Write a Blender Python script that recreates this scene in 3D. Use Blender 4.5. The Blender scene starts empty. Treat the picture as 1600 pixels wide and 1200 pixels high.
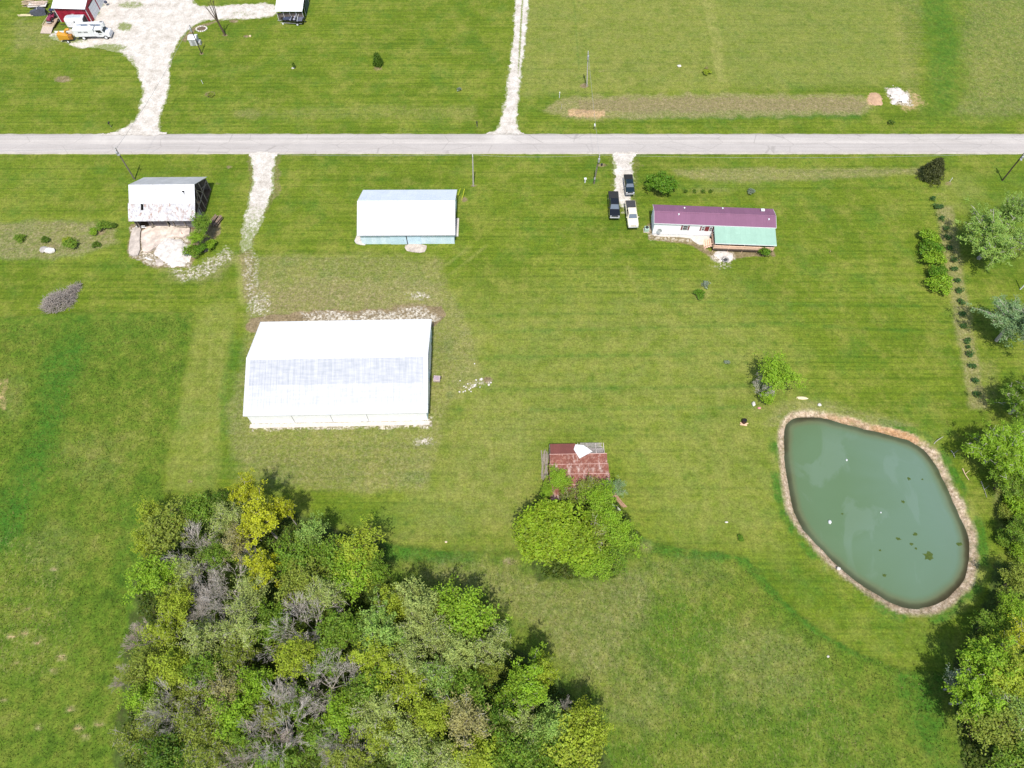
import bpy, bmesh, math, random
import numpy as np
from mathutils import Vector, Matrix
R = math.radians
sc = bpy.context.scene
COL = sc.collection
# ---------------------------------------------------------------- camera
CAMH, PITCH, FPX = 102.0, R(60.4), 1109.0
cam = bpy.data.cameras.new('camera'); cam.sensor_width = 36.0; cam.lens = FPX/1600*36
cam.clip_start = 0.5; cam.clip_end = 8000
camo = bpy.data.objects.new('camera', cam); COL.objects.link(camo)
camo.location = (0, 0, CAMH); camo.rotation_euler = (R(90)-PITCH, 0, 0)
sc.camera = camo
# ---------------------------------------------------------------- light
SUN_EL, SUN_AZ = R(64), R(180)          # sun stands due south, behind the camera
w = bpy.data.worlds.new('World'); sc.world = w; w.use_nodes = True
nt = w.node_tree; bg = nt.nodes['Background']
sky = nt.nodes.new('ShaderNodeTexSky'); sky.sky_type = 'NISHITA'; sky.sun_disc = False
sky.sun_elevation = SUN_EL; sky.sun_rotation = SUN_AZ; sky.air_density = 1.0; sky.dust_density = 1.5
nt.links.new(sky.outputs[0], bg.inputs[0]); bg.inputs[1].default_value = 0.135
sl = bpy.data.lights.new('sun', 'SUN'); sl.energy = 3.6; sl.angle = R(1.2); sl.color = (1, .96, .9)
so = bpy.data.objects.new('sun', sl); COL.objects.link(so); so.location = (0, -60, 160)
so.rotation_euler = (R(90)-SUN_EL, 0, 0)
sc.view_settings.view_transform = 'Standard'; sc.view_settings.look = 'None'
sc.view_settings.exposure = 0.46; sc.view_settings.gamma = 1
sc.view_settings.use_curve_mapping = False
# ---------------------------------------------------------------- photo map -> place
def gp(px, py, z=0.0):
    u = (px-800)/FPX; v = -(py-600)/FPX
    dy = math.cos(PITCH)+v*math.sin(PITCH); dz = -math.sin(PITCH)+v*math.cos(PITCH)
    t = (z-CAMH)/dz
    return Vector((u*t, dy*t, z))
# ---------------------------------------------------------------- node helpers
def L(h):
    h = h.lstrip('#'); c = [int(h[i:i+2], 16)/255 for i in (0, 2, 4)]
    return tuple(x/12.92 if x <= .04045 else ((x+.055)/1.055)**2.4 for x in c)+(1,)
class NB:
    def __init__(s, name):
        s.m = bpy.data.materials.new(name); s.m.use_nodes = True
        s.t = s.m.node_tree; s.b = s.t.nodes['Principled BSDF']
    def n(s, ty, **k):
        o = s.t.nodes.new(ty)
        for a, v in k.items(): setattr(o, a, v)
        return o
    def l(s, a, b): s.t.links.new(a, b)
    def put(s, sock, v):
        if hasattr(v, 'is_linked') or hasattr(v, 'links'): s.l(v, sock)
        else: sock.default_value = v
    def pos(s): return s.n('ShaderNodeNewGeometry').outputs['Position']
    def objco(s): return s.n('ShaderNodeTexCoord').outputs['Object']
    def mapping(s, v, scale=(1, 1, 1), rot=(0, 0, 0)):
        o = s.n('ShaderNodeMapping'); s.l(v, o.inputs[0]); o.inputs['Scale'].default_value = scale
        o.inputs['Rotation'].default_value = rot; return o.outputs[0]
    def noise(s, v, scale, detail=4, rough=.6, dist=0):
        o = s.n('ShaderNodeTexNoise'); s.l(v, o.inputs['Vector']); o.inputs['Scale'].default_value = scale
        o.inputs['Detail'].default_value = detail; o.inputs['Roughness'].default_value = rough
        o.inputs['Distortion'].default_value = dist; return o.outputs['Fac']
    def vor(s, v, scale, out='Color', feature='F1'):
        o = s.n('ShaderNodeTexVoronoi', feature=feature); s.l(v, o.inputs['Vector']); o.inputs['Scale'].default_value = scale
        return o.outputs[out]
    def math(s, op, a, b=0.0, clamp=False):
        o = s.n('ShaderNodeMath', operation=op, use_clamp=clamp); s.put(o.inputs[0], a); s.put(o.inputs[1], b); return o.outputs[0]
    def mix(s, f, a, b, bl='MIX'):
        o = s.n('ShaderNodeMix', data_type='RGBA', blend_type=bl); s.put(o.inputs[0], f); s.put(o.inputs[6], a); s.put(o.inputs[7], b)
        return o.outputs[2]
    def ramp(s, f, stops):
        o = s.n('ShaderNodeValToRGB'); s.put(o.inputs[0], f); e = o.color_ramp.elements
        e[0].position, e[0].color = stops[0]; e[1].position, e[1].color = stops[-1]
        for p, c in stops[1:-1]:
            x = e.new(p); x.color = c
        return o.outputs[0]
    def rng(s, f, a, b, c=0., d=1.):
        o = s.n('ShaderNodeMapRange'); s.put(o.inputs[0], f)
        for i, v in enumerate((a, b, c, d)): o.inputs[i+1].default_value = v
        return o.outputs[0]
    def attr(s, name): return s.n('ShaderNodeAttribute', attribute_name=name)
    def sep(s, c):
        o = s.n('ShaderNodeSeparateColor'); s.l(c, o.inputs[0]); return o.outputs
    def bump(s, h, strength=.3, dist=.1):
        o = s.n('ShaderNodeBump'); o.inputs['Strength'].default_value = strength; o.inputs['Distance'].default_value = dist
        s.put(o.inputs['Height'], h); s.l(o.outputs[0], s.b.inputs['Normal'])
    def base(s, c, rough=.8, metal=0, spec=.5):
        s.put(s.b.inputs['Base Color'], c); s.put(s.b.inputs['Roughness'], rough); s.b.inputs['Metallic'].default_value = metal
        s.b.inputs['Specular IOR Level'].default_value = spec
        return s.m
def gray(v): return (v, v, v, 1)
def col(r, g, b): return (r, g, b, 1)
MATS = {}
def simple(name, c, rough=.6, metal=0, var=.25, scale=2.5, spec=.4):
    """paint / wood / metal with a little wear so that no surface is one flat value"""
    if name in MATS: return MATS[name]
    b = NB(name); v = b.objco(); n = b.noise(v, scale, 5, .65)
    c = tuple(c[:3])+(1,); d = tuple(x*(1-var) for x in c[:3])+(1,); e = tuple(min(1, x*(1+var*.5)) for x in c[:3])+(1,)
    m = b.base(b.ramp(n, [(.3, d), (.7, e)]), rough, metal, spec); MATS[name] = m; return m
# ---------------------------------------------------------------- mesh helpers
class MB:
    def __init__(s): s.bm = bmesh.new()
    def box(s, c, d, rz=0, bev=0, rx=0, ry=0, seg=1):
        t = bmesh.new(); bmesh.ops.create_cube(t, size=1)
        bmesh.ops.scale(t, vec=d, verts=t.verts)
        if bev: bmesh.ops.bevel(t, geom=t.edges[:], offset=min(bev, min(d)*.45), segments=seg, affect='EDGES', profile=.5)
        M = Matrix.Translation(c) @ Matrix.Rotation(rz, 4, 'Z') @ Matrix.Rotation(ry, 4, 'Y') @ Matrix.Rotation(rx, 4, 'X')
        bmesh.ops.transform(t, matrix=M, verts=t.verts); s._add(t); return s
    def _add(s, t):
        m = bpy.data.meshes.new('t'); t.to_mesh(m); t.free(); s.bm.from_mesh(m); bpy.data.meshes.remove(m)
    def tube(s, p, q, r0, r1=None, n=6, cap=True):
        r1 = r0 if r1 is None else r1
        p = Vector(p); q = Vector(q); d = (q-p)
        if d.length < 1e-6: return s
        d.normalize(); a = d.orthogonal().normalized(); b = d.cross(a)
        A = [s.bm.verts.new(p+(a*math.cos(2*math.pi*i/n)+b*math.sin(2*math.pi*i/n))*r0) for i in range(n)]
        B = [s.bm.verts.new(q+(a*math.cos(2*math.pi*i/n)+b*math.sin(2*math.pi*i/n))*r1) for i in range(n)]
        for i in range(n): s.bm.faces.new((A[i], A[(i+1) % n], B[(i+1) % n], B[i]))
        if cap: s.bm.faces.new(A[::-1]); s.bm.faces.new(B)
        return s
    def path(s, pts, r0, r1=None, n=5):
        r1 = r0 if r1 is None else r1; k = len(pts)-1
        for i in range(k):
            s.tube(pts[i], pts[i+1], r0+(r1-r0)*i/k, r0+(r1-r0)*(i+1)/k, n)
        return s
    def prism(s, poly, a, b, axis='y', M=None):
        """polygon in the plane across axis, extruded from a to b"""
        def P(u, v, t):
            return Vector({'x': (t, u, v), 'y': (u, t, v), 'z': (u, v, t)}[axis])
        f = lambda q: (M @ q) if M else q
        A = [s.bm.verts.new(f(P(u, v, a))) for u, v in poly]; B = [s.bm.verts.new(f(P(u, v, b))) for u, v in poly]
        n = len(poly)
        for i in range(n): s.bm.faces.new((A[i], A[(i+1) % n], B[(i+1) % n], B[i]))
        s.bm.faces.new(A[::-1]); s.bm.faces.new(B); return s
    def loft(s, rings, cap=True):
        V = [[s.bm.verts.new(p) for p in r] for r in rings]; n = len(V[0])
        for a, b in zip(V, V[1:]):
            for i in range(n): s.bm.faces.new((a[i], a[(i+1) % n], b[(i+1) % n], b[i]))
        if cap: s.bm.faces.new(V[0][::-1]); s.bm.faces.new(V[-1])
        return s
    def quad(s, *p):
        s.bm.faces.new([s.bm.verts.new(x) for x in p]); return s
    def ico(s, c, d, sub=1, jit=0, seed=0):
        t = bmesh.new(); bmesh.ops.create_icosphere(t, subdivisions=sub, radius=1); rr = random.Random(seed)
        for v in t.verts:
            k = 1+rr.uniform(-jit, jit); v.co = Vector((v.co.x*d[0]*k, v.co.y*d[1]*k, v.co.z*d[2]*k))+Vector(c)
        s._add(t); return s
    def build(s, name, mat, parent=None, loc=None, smooth=False):
        bmesh.ops.recalc_face_normals(s.bm, faces=s.bm.faces)
        m = bpy.data.meshes.new(name); s.bm.to_mesh(m); s.bm.free()
        if smooth:
            m.shade_smooth()
        return link(name, m, mat, parent, loc)
def link(name, m, mat, parent=None, loc=None):
    o = bpy.data.objects.new(name, m); COL.objects.link(o)
    if mat and not m.materials: m.materials.append(mat)
    if parent: o.parent = parent
    if loc is not None: o.location = loc
    return o
def tag(o, label=None, cat=None, group=None, kind=None):
    if label: o['label'] = label
    if cat: o['category'] = cat
    if group: o['group'] = group
    if kind: o['kind'] = kind
    return o
def thing(name, loc, rz, label, cat, group=None):
    o = bpy.data.objects.new(name, None); COL.objects.link(o); o.empty_display_size = .3
    o.location = loc; o.rotation_euler = (0, 0, rz); return tag(o, label, cat, group)
def np_mesh(name, V, Fq, attrs=None, smooth=False):
    """quads (n,4) or tris (n,3) straight from arrays; attrs = {name: (nverts,4)}"""
    m = bpy.data.meshes.new(name); V = np.asarray(V, dtype=np.float32); Fq = np.asarray(Fq, dtype=np.int32); k = Fq.shape[1]
    m.vertices.add(len(V)); m.vertices.foreach_set('co', V.ravel())
    m.loops.add(Fq.size); m.loops.foreach_set('vertex_index', Fq.ravel())
    m.polygons.add(len(Fq)); m.polygons.foreach_set('loop_start', np.arange(0, Fq.size, k, dtype=np.int32))
    m.update(calc_edges=True)
    for a, d in (attrs or {}).items():
        at = m.attributes.new(a, 'FLOAT_COLOR', 'POINT'); at.data.foreach_set('color', np.asarray(d, dtype=np.float32).ravel())
    m.validate()
    if smooth: m.shade_smooth()
    return m
def dup(root, loc, rz, label, cat=None, group=None, scale=None):
    r = root.copy(); COL.objects.link(r); r.location = loc; r.rotation_euler = (0, 0, rz)
    if scale is not None: r.scale = scale
    r['label'] = label
    if cat: r['category'] = cat
    if group: r['group'] = group
    for ch in root.children:
        c = ch.copy(); COL.objects.link(c); c.parent = r
        for g in ch.children:
            d = g.copy(); COL.objects.link(d); d.parent = c
    return r
# ---------------------------------------------------------------- numpy noise / masks
def vnoise(x, y, scale, seed=0):
    rs = np.random.RandomState(seed); T = rs.rand(256, 256)
    x = np.asarray(x)*scale; y = np.asarray(y)*scale; xi = np.floor(x).astype(int); yi = np.floor(y).astype(int)
    fx = x-xi; fy = y-yi; fx = fx*fx*(3-2*fx); fy = fy*fy*(3-2*fy); g = lambda a, b: T[a % 256, b % 256]
    return (g(xi, yi)*(1-fx)+g(xi+1, yi)*fx)*(1-fy)+(g(xi, yi+1)*(1-fx)+g(xi+1, yi+1)*fx)*fy
def fbm(x, y, scale, seed=0, o=4):
    r = 0; a = .5; t = 0
    for i in range(o): r = r+a*vnoise(x, y, scale*2**i, seed+i); t += a; a *= .55
    return r/t
def sdf(poly, X, Y):
    """signed distance, positive inside"""
    d = np.full(X.shape, 1e9); ins = np.zeros(X.shape, bool); n = len(poly)
    for i in range(n):
        ax, ay = poly[i]; bx, by = poly[(i+1) % n]; ex, ey = bx-ax, by-ay; L2 = ex*ex+ey*ey+1e-9
        t = np.clip(((X-ax)*ex+(Y-ay)*ey)/L2, 0, 1); d = np.minimum(d, np.hypot(X-ax-t*ex, Y-ay-t*ey))
        if ay != by:
            c = ((ay > Y) != (by > Y)) & (X < (bx-ax)*(Y-ay)/(by-ay)+ax); ins ^= c
    return np.where(ins, d, -d)
def sstep(a, b, x):
    t = np.clip((x-a)/(b-a), 0, 1); return t*t*(3-2*t)
def smooth_poly(p, it=2):
    for _ in range(it):
        q = []
        for i in range(len(p)):
            a = p[i]; b = p[(i+1) % len(p)]
            q += [(a[0]*.75+b[0]*.25, a[1]*.75+b[1]*.25), (a[0]*.25+b[0]*.75, a[1]*.25+b[1]*.75)]
        p = q
    return p
def to_world(poly, z=0): return [tuple(gp(x, y, z)[:2]) for x, y in poly]
# ================================================================ GROUND
def axis(a, b, step, far):
    c = np.arange(a, b+step*.5, step); out = []; d = step
    p = a; lo = []
    while p > -far: d *= 1.6; p -= d; lo.append(p)
    p = b; d = step; hi = []
    while p < far: d *= 1.6; p += d; hi.append(p)
    return np.concatenate([np.array(lo[::-1]), c, np.array(hi)])
gx = axis(-128, 128, .42, 3500); gy = axis(-6, 172, .42, 3500)
GX, GY = np.meshgrid(gx, gy)
def to_px(X, Y):
    dep = Y*math.cos(PITCH)+CAMH*math.sin(PITCH); up = Y*math.sin(PITCH)-CAMH*math.cos(PITCH)
    dep = np.where(dep < 5, np.nan, dep); px = 800+FPX*X/dep; py = 600-FPX*up/dep
    bad = ~np.isfinite(px) | (np.abs(px-800) > 3000) | (py > 1900) | (py < -500)
    return np.where(bad, -9000, px), np.where(bad, -9000, py)
PX, PY = to_px(GX, GY)
near = (PX > -200) & (PX < 1800) & (PY > -120) & (PY < 1400)
WOB = (fbm(GX, GY, .5, 3)-.5)               # wobble that frays every edge
def pm(poly, soft=4, wob=10, smooth=0):
    """mask 0..1 of a patch of ground, its rim frayed"""
    if smooth: poly = smooth_poly(poly, smooth)
    xs = [p[0] for p in poly]; ys = [p[1] for p in poly]; m = soft*2+wob*2+5
    sel = (PX > min(xs)-m) & (PX < max(xs)+m) & (PY > min(ys)-m) & (PY < max(ys)+m)
    out = np.zeros(PX.shape); d = sdf(poly, PX[sel], PY[sel])+WOB[sel]*wob
    out[sel] = sstep(-soft, soft, d); return out
def blob(x, y, rx, ry, rot=0, wob=.5):
    c, s = math.cos(rot), math.sin(rot); dx = PX-x; dy = PY-y
    u = (dx*c+dy*s)/rx; v = (-dx*s+dy*c)/ry
    return sstep(1.15, .35, np.hypot(u, v)-WOB*wob)
mx = np.maximum
Z0 = np.zeros(PX.shape)
POND = [(1235, 657), (1256, 652), (1285, 655), (1319, 663), (1361, 675), (1407, 686), (1432, 697), (1453, 715), (1470, 749), (1487, 785), (1503, 818), (1512, 852), (1510, 886),
        (1499, 913), (1474, 938), (1449, 949), (1415, 948), (1386, 936), (1348, 913), (1306, 881), (1266, 839), (1243, 806), (1236, 776), (1231, 743), (1227, 705), (1226, 668)]
PONDZ = -.55
PONDW = smooth_poly(to_world(POND, PONDZ), 2)
sel = (GX > 28) & (GX < 75) & (GY > 18) & (GY < 62)
pd = np.full(GX.shape, -99.); pd[sel] = sdf(PONDW, GX[sel], GY[sel])+WOB[sel]*.35+(fbm(GX[sel], GY[sel], .3, 71, 2)-.5)*.5
# ---- masks (the kinds of ground the photo shows, kept where they lie)
field_w = [(-900, 505), (0, 497), (120, 489), (305, 488), (288, 570), (268, 680), (254, 750), (258, 785), (300, 790), (420, 830), (545, 838), (615, 850), (700, 862), (850, 864), (880, 850),
           (985, 835), (1000, 838), (1040, 852), (1100, 862), (1160, 868), (1190, 900), (1230, 945), (1280, 985), (1330, 1015), (1400, 1045), (1480, 1052), (1700, 1040), (2600, 1080), (2600, 1800), (-900, 1800)]
field = pm(field_w, 2, 4)
field = mx(field, pm([(1478, 60), (1445, 120), (1440, 186), (1900, 186), (1900, -400), (1380, -400), (1400, 0)], 12, 20)*.8)
field = mx(field, pm([(1545, 690), (1560, 780), (1575, 860), (1600, 900), (2100, 900), (2100, 560), (1640, 600)], 6, 12)*.9)
verge = pm([(-2000, 246), (3000, 242), (3000, 268), (-2000, 270)], 4, 4)
dry = Z0.copy(); lush = Z0.copy(); dirt = Z0.copy(); grav = Z0.copy(); yel = Z0.copy(); straw = Z0.copy(); clay = Z0.copy()
# weedy gravelly ground round the big shed
weedy = pm([(372, 400), (470, 395), (690, 402), (704, 450), (738, 510), (755, 600), (700, 640), (686, 700), (668, 766), (560, 772), (480, 765), (420, 748), (362, 715), (352, 640), (380, 560), (382, 470)], 10, 16)
dry = mx(dry, weedy*.62)
dry = mx(dry, pm([(400, 425), (690, 425), (700, 500), (400, 500)], 14, 30)*.7)
dry = mx(dry, blob(430, 735, 80, 38)*.5)
dry = mx(dry, pm([(392, 440), (540, 430), (690, 440), (700, 500), (392, 505)], 10, 40)*.9); dirt = mx(dirt, blob(520, 495, 60, 9)*.7); dirt = mx(dirt, blob(640, 480, 60, 8)*.6); dirt = mx(dirt, pm([(420, 440), (600, 450), (680, 470), (420, 490)], 10, 50)*.4)
dirt = mx(dirt, pm([(388, 496), (470, 488), (690, 478), (700, 492), (676, 512), (400, 520)], 3, 10)*.85)
grav = mx(grav, pm([(470, 490), (560, 488), (660, 480), (690, 496), (672, 506), (480, 506)], 4, 14)*.62)
grav = mx(grav, blob(404, 476, 26, 26)*.47); grav = mx(grav, blob(392, 430, 16, 60)*.36); yel = mx(yel, pm([(368, 400), (385, 400), (388, 480), (372, 480)], 4, 8)); dirt = mx(dirt, pm([(372, 385), (396, 385), (402, 480), (378, 480)], 6, 14)*.5); dirt = mx(dirt, blob(398, 450, 26, 60)*.4)
grav = mx(grav, pm([(392, 655), (392, 673), (676, 668), (676, 650)], 2, 8)*.8)
grav = mx(grav, blob(662, 690, 22, 9)*.6); grav = mx(grav, blob(655, 462, 30, 8)*.45); grav = mx(grav, blob(745, 600, 28, 8, -.2)*.42)
dirt = mx(dirt, blob(762, 594, 12, 9)*.7); dirt = mx(dirt, blob(793, 598, 30, 5)*.35)
dirt = mx(dirt, blob(395, 512, 16, 14)*.9)
lush = mx(lush, blob(700, 540, 14, 22)*.6); lush = mx(lush, blob(703, 617, 9, 8)*.9); lush = mx(lush, blob(715, 640, 14, 12)*.5); lush = mx(lush, blob(650, 745, 30, 14)*.7)
lush = mx(lush, blob(370, 690, 20, 50)*.35); lush = mx(lush, pm([(362, 510), (384, 540), (380, 665), (345, 690), (340, 620)], 6, 12)*.6)
# north side
dry = mx(dry, pm([(880, 150), (1100, 146), (1345, 148), (1372, 160), (1345, 180), (1100, 184), (885, 188), (850, 172)], 5, 12)*1.0)
dirt = mx(dirt, pm([(900, 152), (1100, 150), (1340, 152), (1362, 162), (1340, 176), (1100, 176), (900, 178)], 5, 16)*.5)
clay = mx(clay, pm([(885, 168), (945, 170), (948, 184), (886, 184)], 4, 8)*.6); clay = mx(clay, blob(1366, 155, 15, 14)*.9); clay = mx(clay, blob(1420, 158, 40, 22)*.5)
grav = mx(grav, pm([(1384, 138), (1404, 133), (1424, 152), (1426, 164), (1398, 166), (1386, 152)], 3, 12)*.85)
lush = mx(lush, pm([(1000, 168), (1345, 172), (1345, 186), (950, 188)], 3, 8)*.75)
lush = mx(lush, pm([(1437, 0), (1470, -40), (1500, 60), (1492, 120), (1490, 172), (1462, 172), (1446, 90)], 12, 16)*.6)
dry = mx(dry, pm([(1500, 160), (1900, 160), (1900, 182), (1480, 182)], 6, 12)*.5); straw = mx(straw, pm([(1500, 0), (1900, -60), (1900, 170), (1510, 170)], 20, 20)*.75)
dry = mx(dry, pm([(1500, -100), (1900, -100), (1900, 180), (1510, 180)], 20, 40)*.42); dry = mx(dry, pm([(1390, -60), (1440, -60), (1440, 180), (1410, 150)], 10, 20)*.4)
dry = mx(dry, pm([(812, -200), (1395, -200), (1430, 90), (1360, 140), (812, 150)], 10, 20)*.2)
dry = mx(dry, blob(1020, 60, 40, 60)*.2); dry = mx(dry, blob(388, 178, 30, 12)*.55); dry = mx(dry, blob(425, 176, 14, 12)*.35)
dry = mx(dry, pm([(440, 170), (600, 164), (745, 165), (745, 190), (440, 185)], 6, 12)*.32); straw = mx(straw, pm([(590, 164), (740, 164), (740, 182), (590, 182)], 6, 10)*.5)
yel = mx(yel, pm([(812, -200), (1385, -200), (1420, 130), (812, 150)], 10, 10)*.55)
dry = mx(dry, pm([(20, 30), (90, 30), (100, 75), (25, 75)], 8, 20)*.5); dirt = mx(dirt, blob(100, 124, 22, 8)*.65); dirt = mx(dirt, blob(60, 112, 26, 6)*.35)
dirt = mx(dirt, blob(328, 147, 11, 6)*.8); dirt = mx(dirt, blob(590, 107, 10, 5)*.6); dirt = mx(dirt, blob(913, 134, 10, 5)*.8); dirt = mx(dirt, blob(940, 111, 8, 4)*.4)
dirt = mx(dirt, pm([(282, 62), (300, 42), (345, 29), (345, 33), (306, 48), (290, 68)], 2, 4)*.7)
dirt = mx(dirt, blob(365, 33, 10, 4)*.7); dirt = mx(dirt, blob(385, 57, 6, 3)*.8); dirt = mx(dirt, blob(352, 55, 7, 3)*.8); dirt = mx(dirt, blob(315, 84, 5, 3)*.8)
lush = mx(lush, blob(900, 170, 100, 3)*.2)
# south verge and the lots
dry = mx(dry, pm([(1050, 263), (1190, 262), (1440, 262), (1440, 272), (1230, 284), (1120, 286), (1060, 276)], 4, 8)*.72)
clay = mx(clay, blob(1100, 272, 40, 5)*.3)
dry = mx(dry, pm([(1080, 293), (1130, 293), (1150, 299), (1080, 302)], 3, 6)*.45)
lush = mx(lush, pm([(1055, 285), (1230, 283), (1240, 297), (1060, 300)], 5, 8)*.45)
lush = mx(lush, pm([(1490, 270), (1900, 258), (1900, 420), (1530, 420), (1500, 330)], 8, 8)*.3)
yel = mx(yel, blob(1500, 300, 46, 36, 0, .1)*.6)
dirt = mx(dirt, blob(725, 312, 8, 6)*.75); dirt = mx(dirt, blob(740, 290, 6, 3)*.8); dirt = mx(dirt, blob(358, 261, 8, 4)*.6); dirt = mx(dirt, blob(340, 287, 8, 3)*.5); dirt = mx(dirt, blob(1482, 287, 8, 5)*.6)
dirt = mx(dirt, blob(475, 260, 6, 3)*.5); dirt = mx(dirt, blob(940, 258, 12, 4)*.7); dirt = mx(dirt, blob(1003, 258, 8, 4)*.4)
dirt = mx(dirt, pm([(385, 243), (440, 243), (440, 300), (412, 345), (395, 385), (376, 385), (390, 320)], 5, 12)*.5)
dirt = mx(dirt, pm([(948, 244), (1000, 244), (998, 330), (960, 330)], 4, 10)*.4); dirt = mx(dirt, pm([(960, 320), (1000, 330), (1008, 400), (965, 380)], 6, 12)*.25)
lush = mx(lush, blob(926, 283, 14, 6)*.8); lush = mx(lush, blob(918, 290, 30, 12)*.3)
# weedy strip on the left
wl = pm([(-400, 350), (150, 345), (180, 350), (185, 378), (120, 402), (60, 406), (-400, 412)], 5, 14)
dry = mx(dry, wl*.8); dirt = mx(dirt, wl*.35); lush = mx(lush, wl*fbm(GX, GY, .35, 21)*1.3); dirt = mx(dirt, blob(155, 363, 14, 9)*.7); dirt = mx(dirt, blob(85, 385, 20, 9)*.5); dirt = mx(dirt, blob(35, 372, 30, 12)*.35)
# old barn yard
dirt = mx(dirt, pm([(203, 350), (300, 350), (345, 345), (345, 365), (310, 400), (295, 420), (240, 420), (200, 402)], 4, 8)*.75); grav = mx(grav, pm([(206, 356), (298, 352), (300, 385), (298, 418), (235, 416), (204, 402)], 3, 10)*.62)
grav = mx(grav, pm([(250, 408), (290, 420), (330, 405), (352, 385), (365, 395), (330, 430), (285, 440)], 6, 16)*.5); dry = mx(dry, pm([(230, 410), (300, 425), (350, 390), (380, 400), (340, 440), (270, 440)], 8, 16)*.6)
lush = mx(lush, blob(190, 355, 15, 20)*.3)
# fields
lush = mx(lush, pm([(60, 560), (130, 500), (150, 540), (110, 640), (80, 740), (30, 850), (-60, 930), (-60, 830), (10, 760), (50, 660)], 22, 14)*.75)
lush = mx(lush, pm([(-40, 850), (20, 800), (50, 760), (40, 830), (-40, 900)], 8, 8))
lush = mx(lush, pm([(0, 500), (300, 492), (300, 520), (160, 560), (0, 530)], 14, 14)*.3)
lush = mx(lush, pm([(190, 780), (250, 790), (240, 930), (200, 1000), (180, 900)], 14, 20)*.45)
lush = mx(lush, pm([(520, 836), (615, 852), (740, 864), (740, 880), (620, 880), (520, 860)], 5, 8)*.9)
lush = mx(lush, pm([(990, 832), (1040, 852), (1100, 862), (1165, 868), (1200, 910), (1250, 960), (1300, 998), (1390, 1042), (1340, 1030), (1260, 985), (1180, 910), (1150, 880), (1080, 875), (1010, 866)], 4, 8)*.75)
lush = mx(lush, pm([(1390, 1042), (1480, 1050), (1480, 1200), (1500, 1300), (1420, 1140), (1400, 1080)], 16, 20)*.7); lush = mx(lush, blob(1440, 1065, 50, 25)*.6)
lush = mx(lush, blob(930, 1170, 50, 40)*.6); lush = mx(lush, blob(1060, 980, 90, 70)*.35); lush = mx(lush, blob(1300, 1120, 160, 60)*.3)
dry = mx(dry, pm([(620, 880), (760, 870), (900, 905), (1010, 870), (1030, 930), (980, 1040), (920, 1080), (840, 1000), (760, 940), (640, 900)], 30, 40)*.55)
dry = mx(dry, blob(1190, 1040, 110, 90)*.42); dry = mx(dry, blob(1060, 900, 110, 40)*.35); dry = mx(dry, blob(1000, 1090, 90, 80)*.4); straw = mx(straw, pm([(620, 880), (1020, 880), (1300, 1050), (1400, 1200), (980, 1260), (860, 1000)], 30, 40)*.55)
dry = mx(dry, blob(1010, 855, 20, 16)*.6); dirt = mx(dirt, blob(795, 878, 18, 10)*.5)
dry = mx(dry, blob(150, 720, 70, 60)*.25); dry = mx(dry, blob(90, 860, 60, 60)*.3); dry = mx(dry, blob(20, 620, 30, 50)*.3)
clay = mx(clay, pm([(-30, 590), (14, 592), (12, 640), (-30, 660)], 5, 14)*.45)
straw = mx(straw, pm([(-60, 850), (60, 830), (110, 920), (110, 1030), (60, 1060), (-60, 1060)], 20, 40)*.65)
for q in ((62, 1136), (124, 1138), (138, 1152), (154, 1133), (110, 1108), (85, 1048), (98, 1028), (5, 1095), (20, 995), (40, 990), (66, 998), (28, 1036), (60, 1005), (44, 952), (85, 890)):
    dry = mx(dry, blob(q[0], q[1], 10, 6, 0, 1.2)*.95); clay = mx(clay, blob(q[0], q[1], 8, 5, 0, 1.2)*.5)
yel = mx(yel, pm([(310, 480), (372, 470), (350, 640), (340, 760), (260, 770), (258, 740)], 8, 10)*.55)
dirt = mx(dirt, blob(296, 752, 8, 5)*.6)
yel = mx(yel, pm([(690, 460), (1150, 440), (1230, 560), (1220, 860), (1040, 840), (960, 690), (860, 690), (820, 850), (600, 845), (700, 640)], 60, 30)*.55)
dry = mx(dry, pm([(700, 560), (860, 640), (840, 830), (620, 840), (690, 740)], 40, 40)*.25)
dry = mx(dry, blob(1190, 640, 26, 10)*.35); dry = mx(dry, pm([(1490, 320), (1520, 520), (1545, 640), (1515, 640), (1480, 440), (1460, 320)], 5, 8)*.85)
straw = mx(straw, pm([(1458, 300), (1475, 300), (1500, 400), (1520, 500), (1545, 625), (1515, 630), (1488, 440)], 3, 4)*.9)
dry = mx(dry, pm([(1515, 560), (1560, 560), (1560, 620), (1530, 640)], 10, 12)*.4)
dry = mx(dry, pm([(1550, 750), (1600, 740), (1600, 860), (1560, 850)], 10, 16)*.5)
lush = mx(lush, blob(610, 806, 190, 36)*.38); lush = mx(lush, pm([(1160, 870), (1230, 840), (1330, 940), (1420, 985), (1500, 980), (1480, 1050), (1330, 1010), (1230, 940)], 20, 20)*.3)
yel = mx(yel, pm([(1090, -40), (1113, -40), (1137, 130), (1120, 130)], 3, 3)); lush = mx(lush, pm([(1115, -40), (1360, -40), (1400, 100), (1330, 140), (1140, 130)], 8, 12)*.22); lush = mx(lush, pm([(893, -20), (897, -20), (907, 110), (903, 110)], 1.5, 2)*.5)
for (x0, y0, x1, y1, s_) in ((690, 560, 1130, 552, 3), (760, 610, 1200, 602, 2.5), (720, 520, 1180, 508, 2.5), (830, 640, 1180, 636, 2.5), (1000, 470, 1440, 478, 2.5), (1200, 505, 1480, 520, 2.5), (700, 495, 960, 488, 2)): lush = mx(lush, pm([(x0, y0-s_), (x1, y1-s_), (x1, y1+s_), (x0, y0+s_)], 4, 8)*.62)
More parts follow.
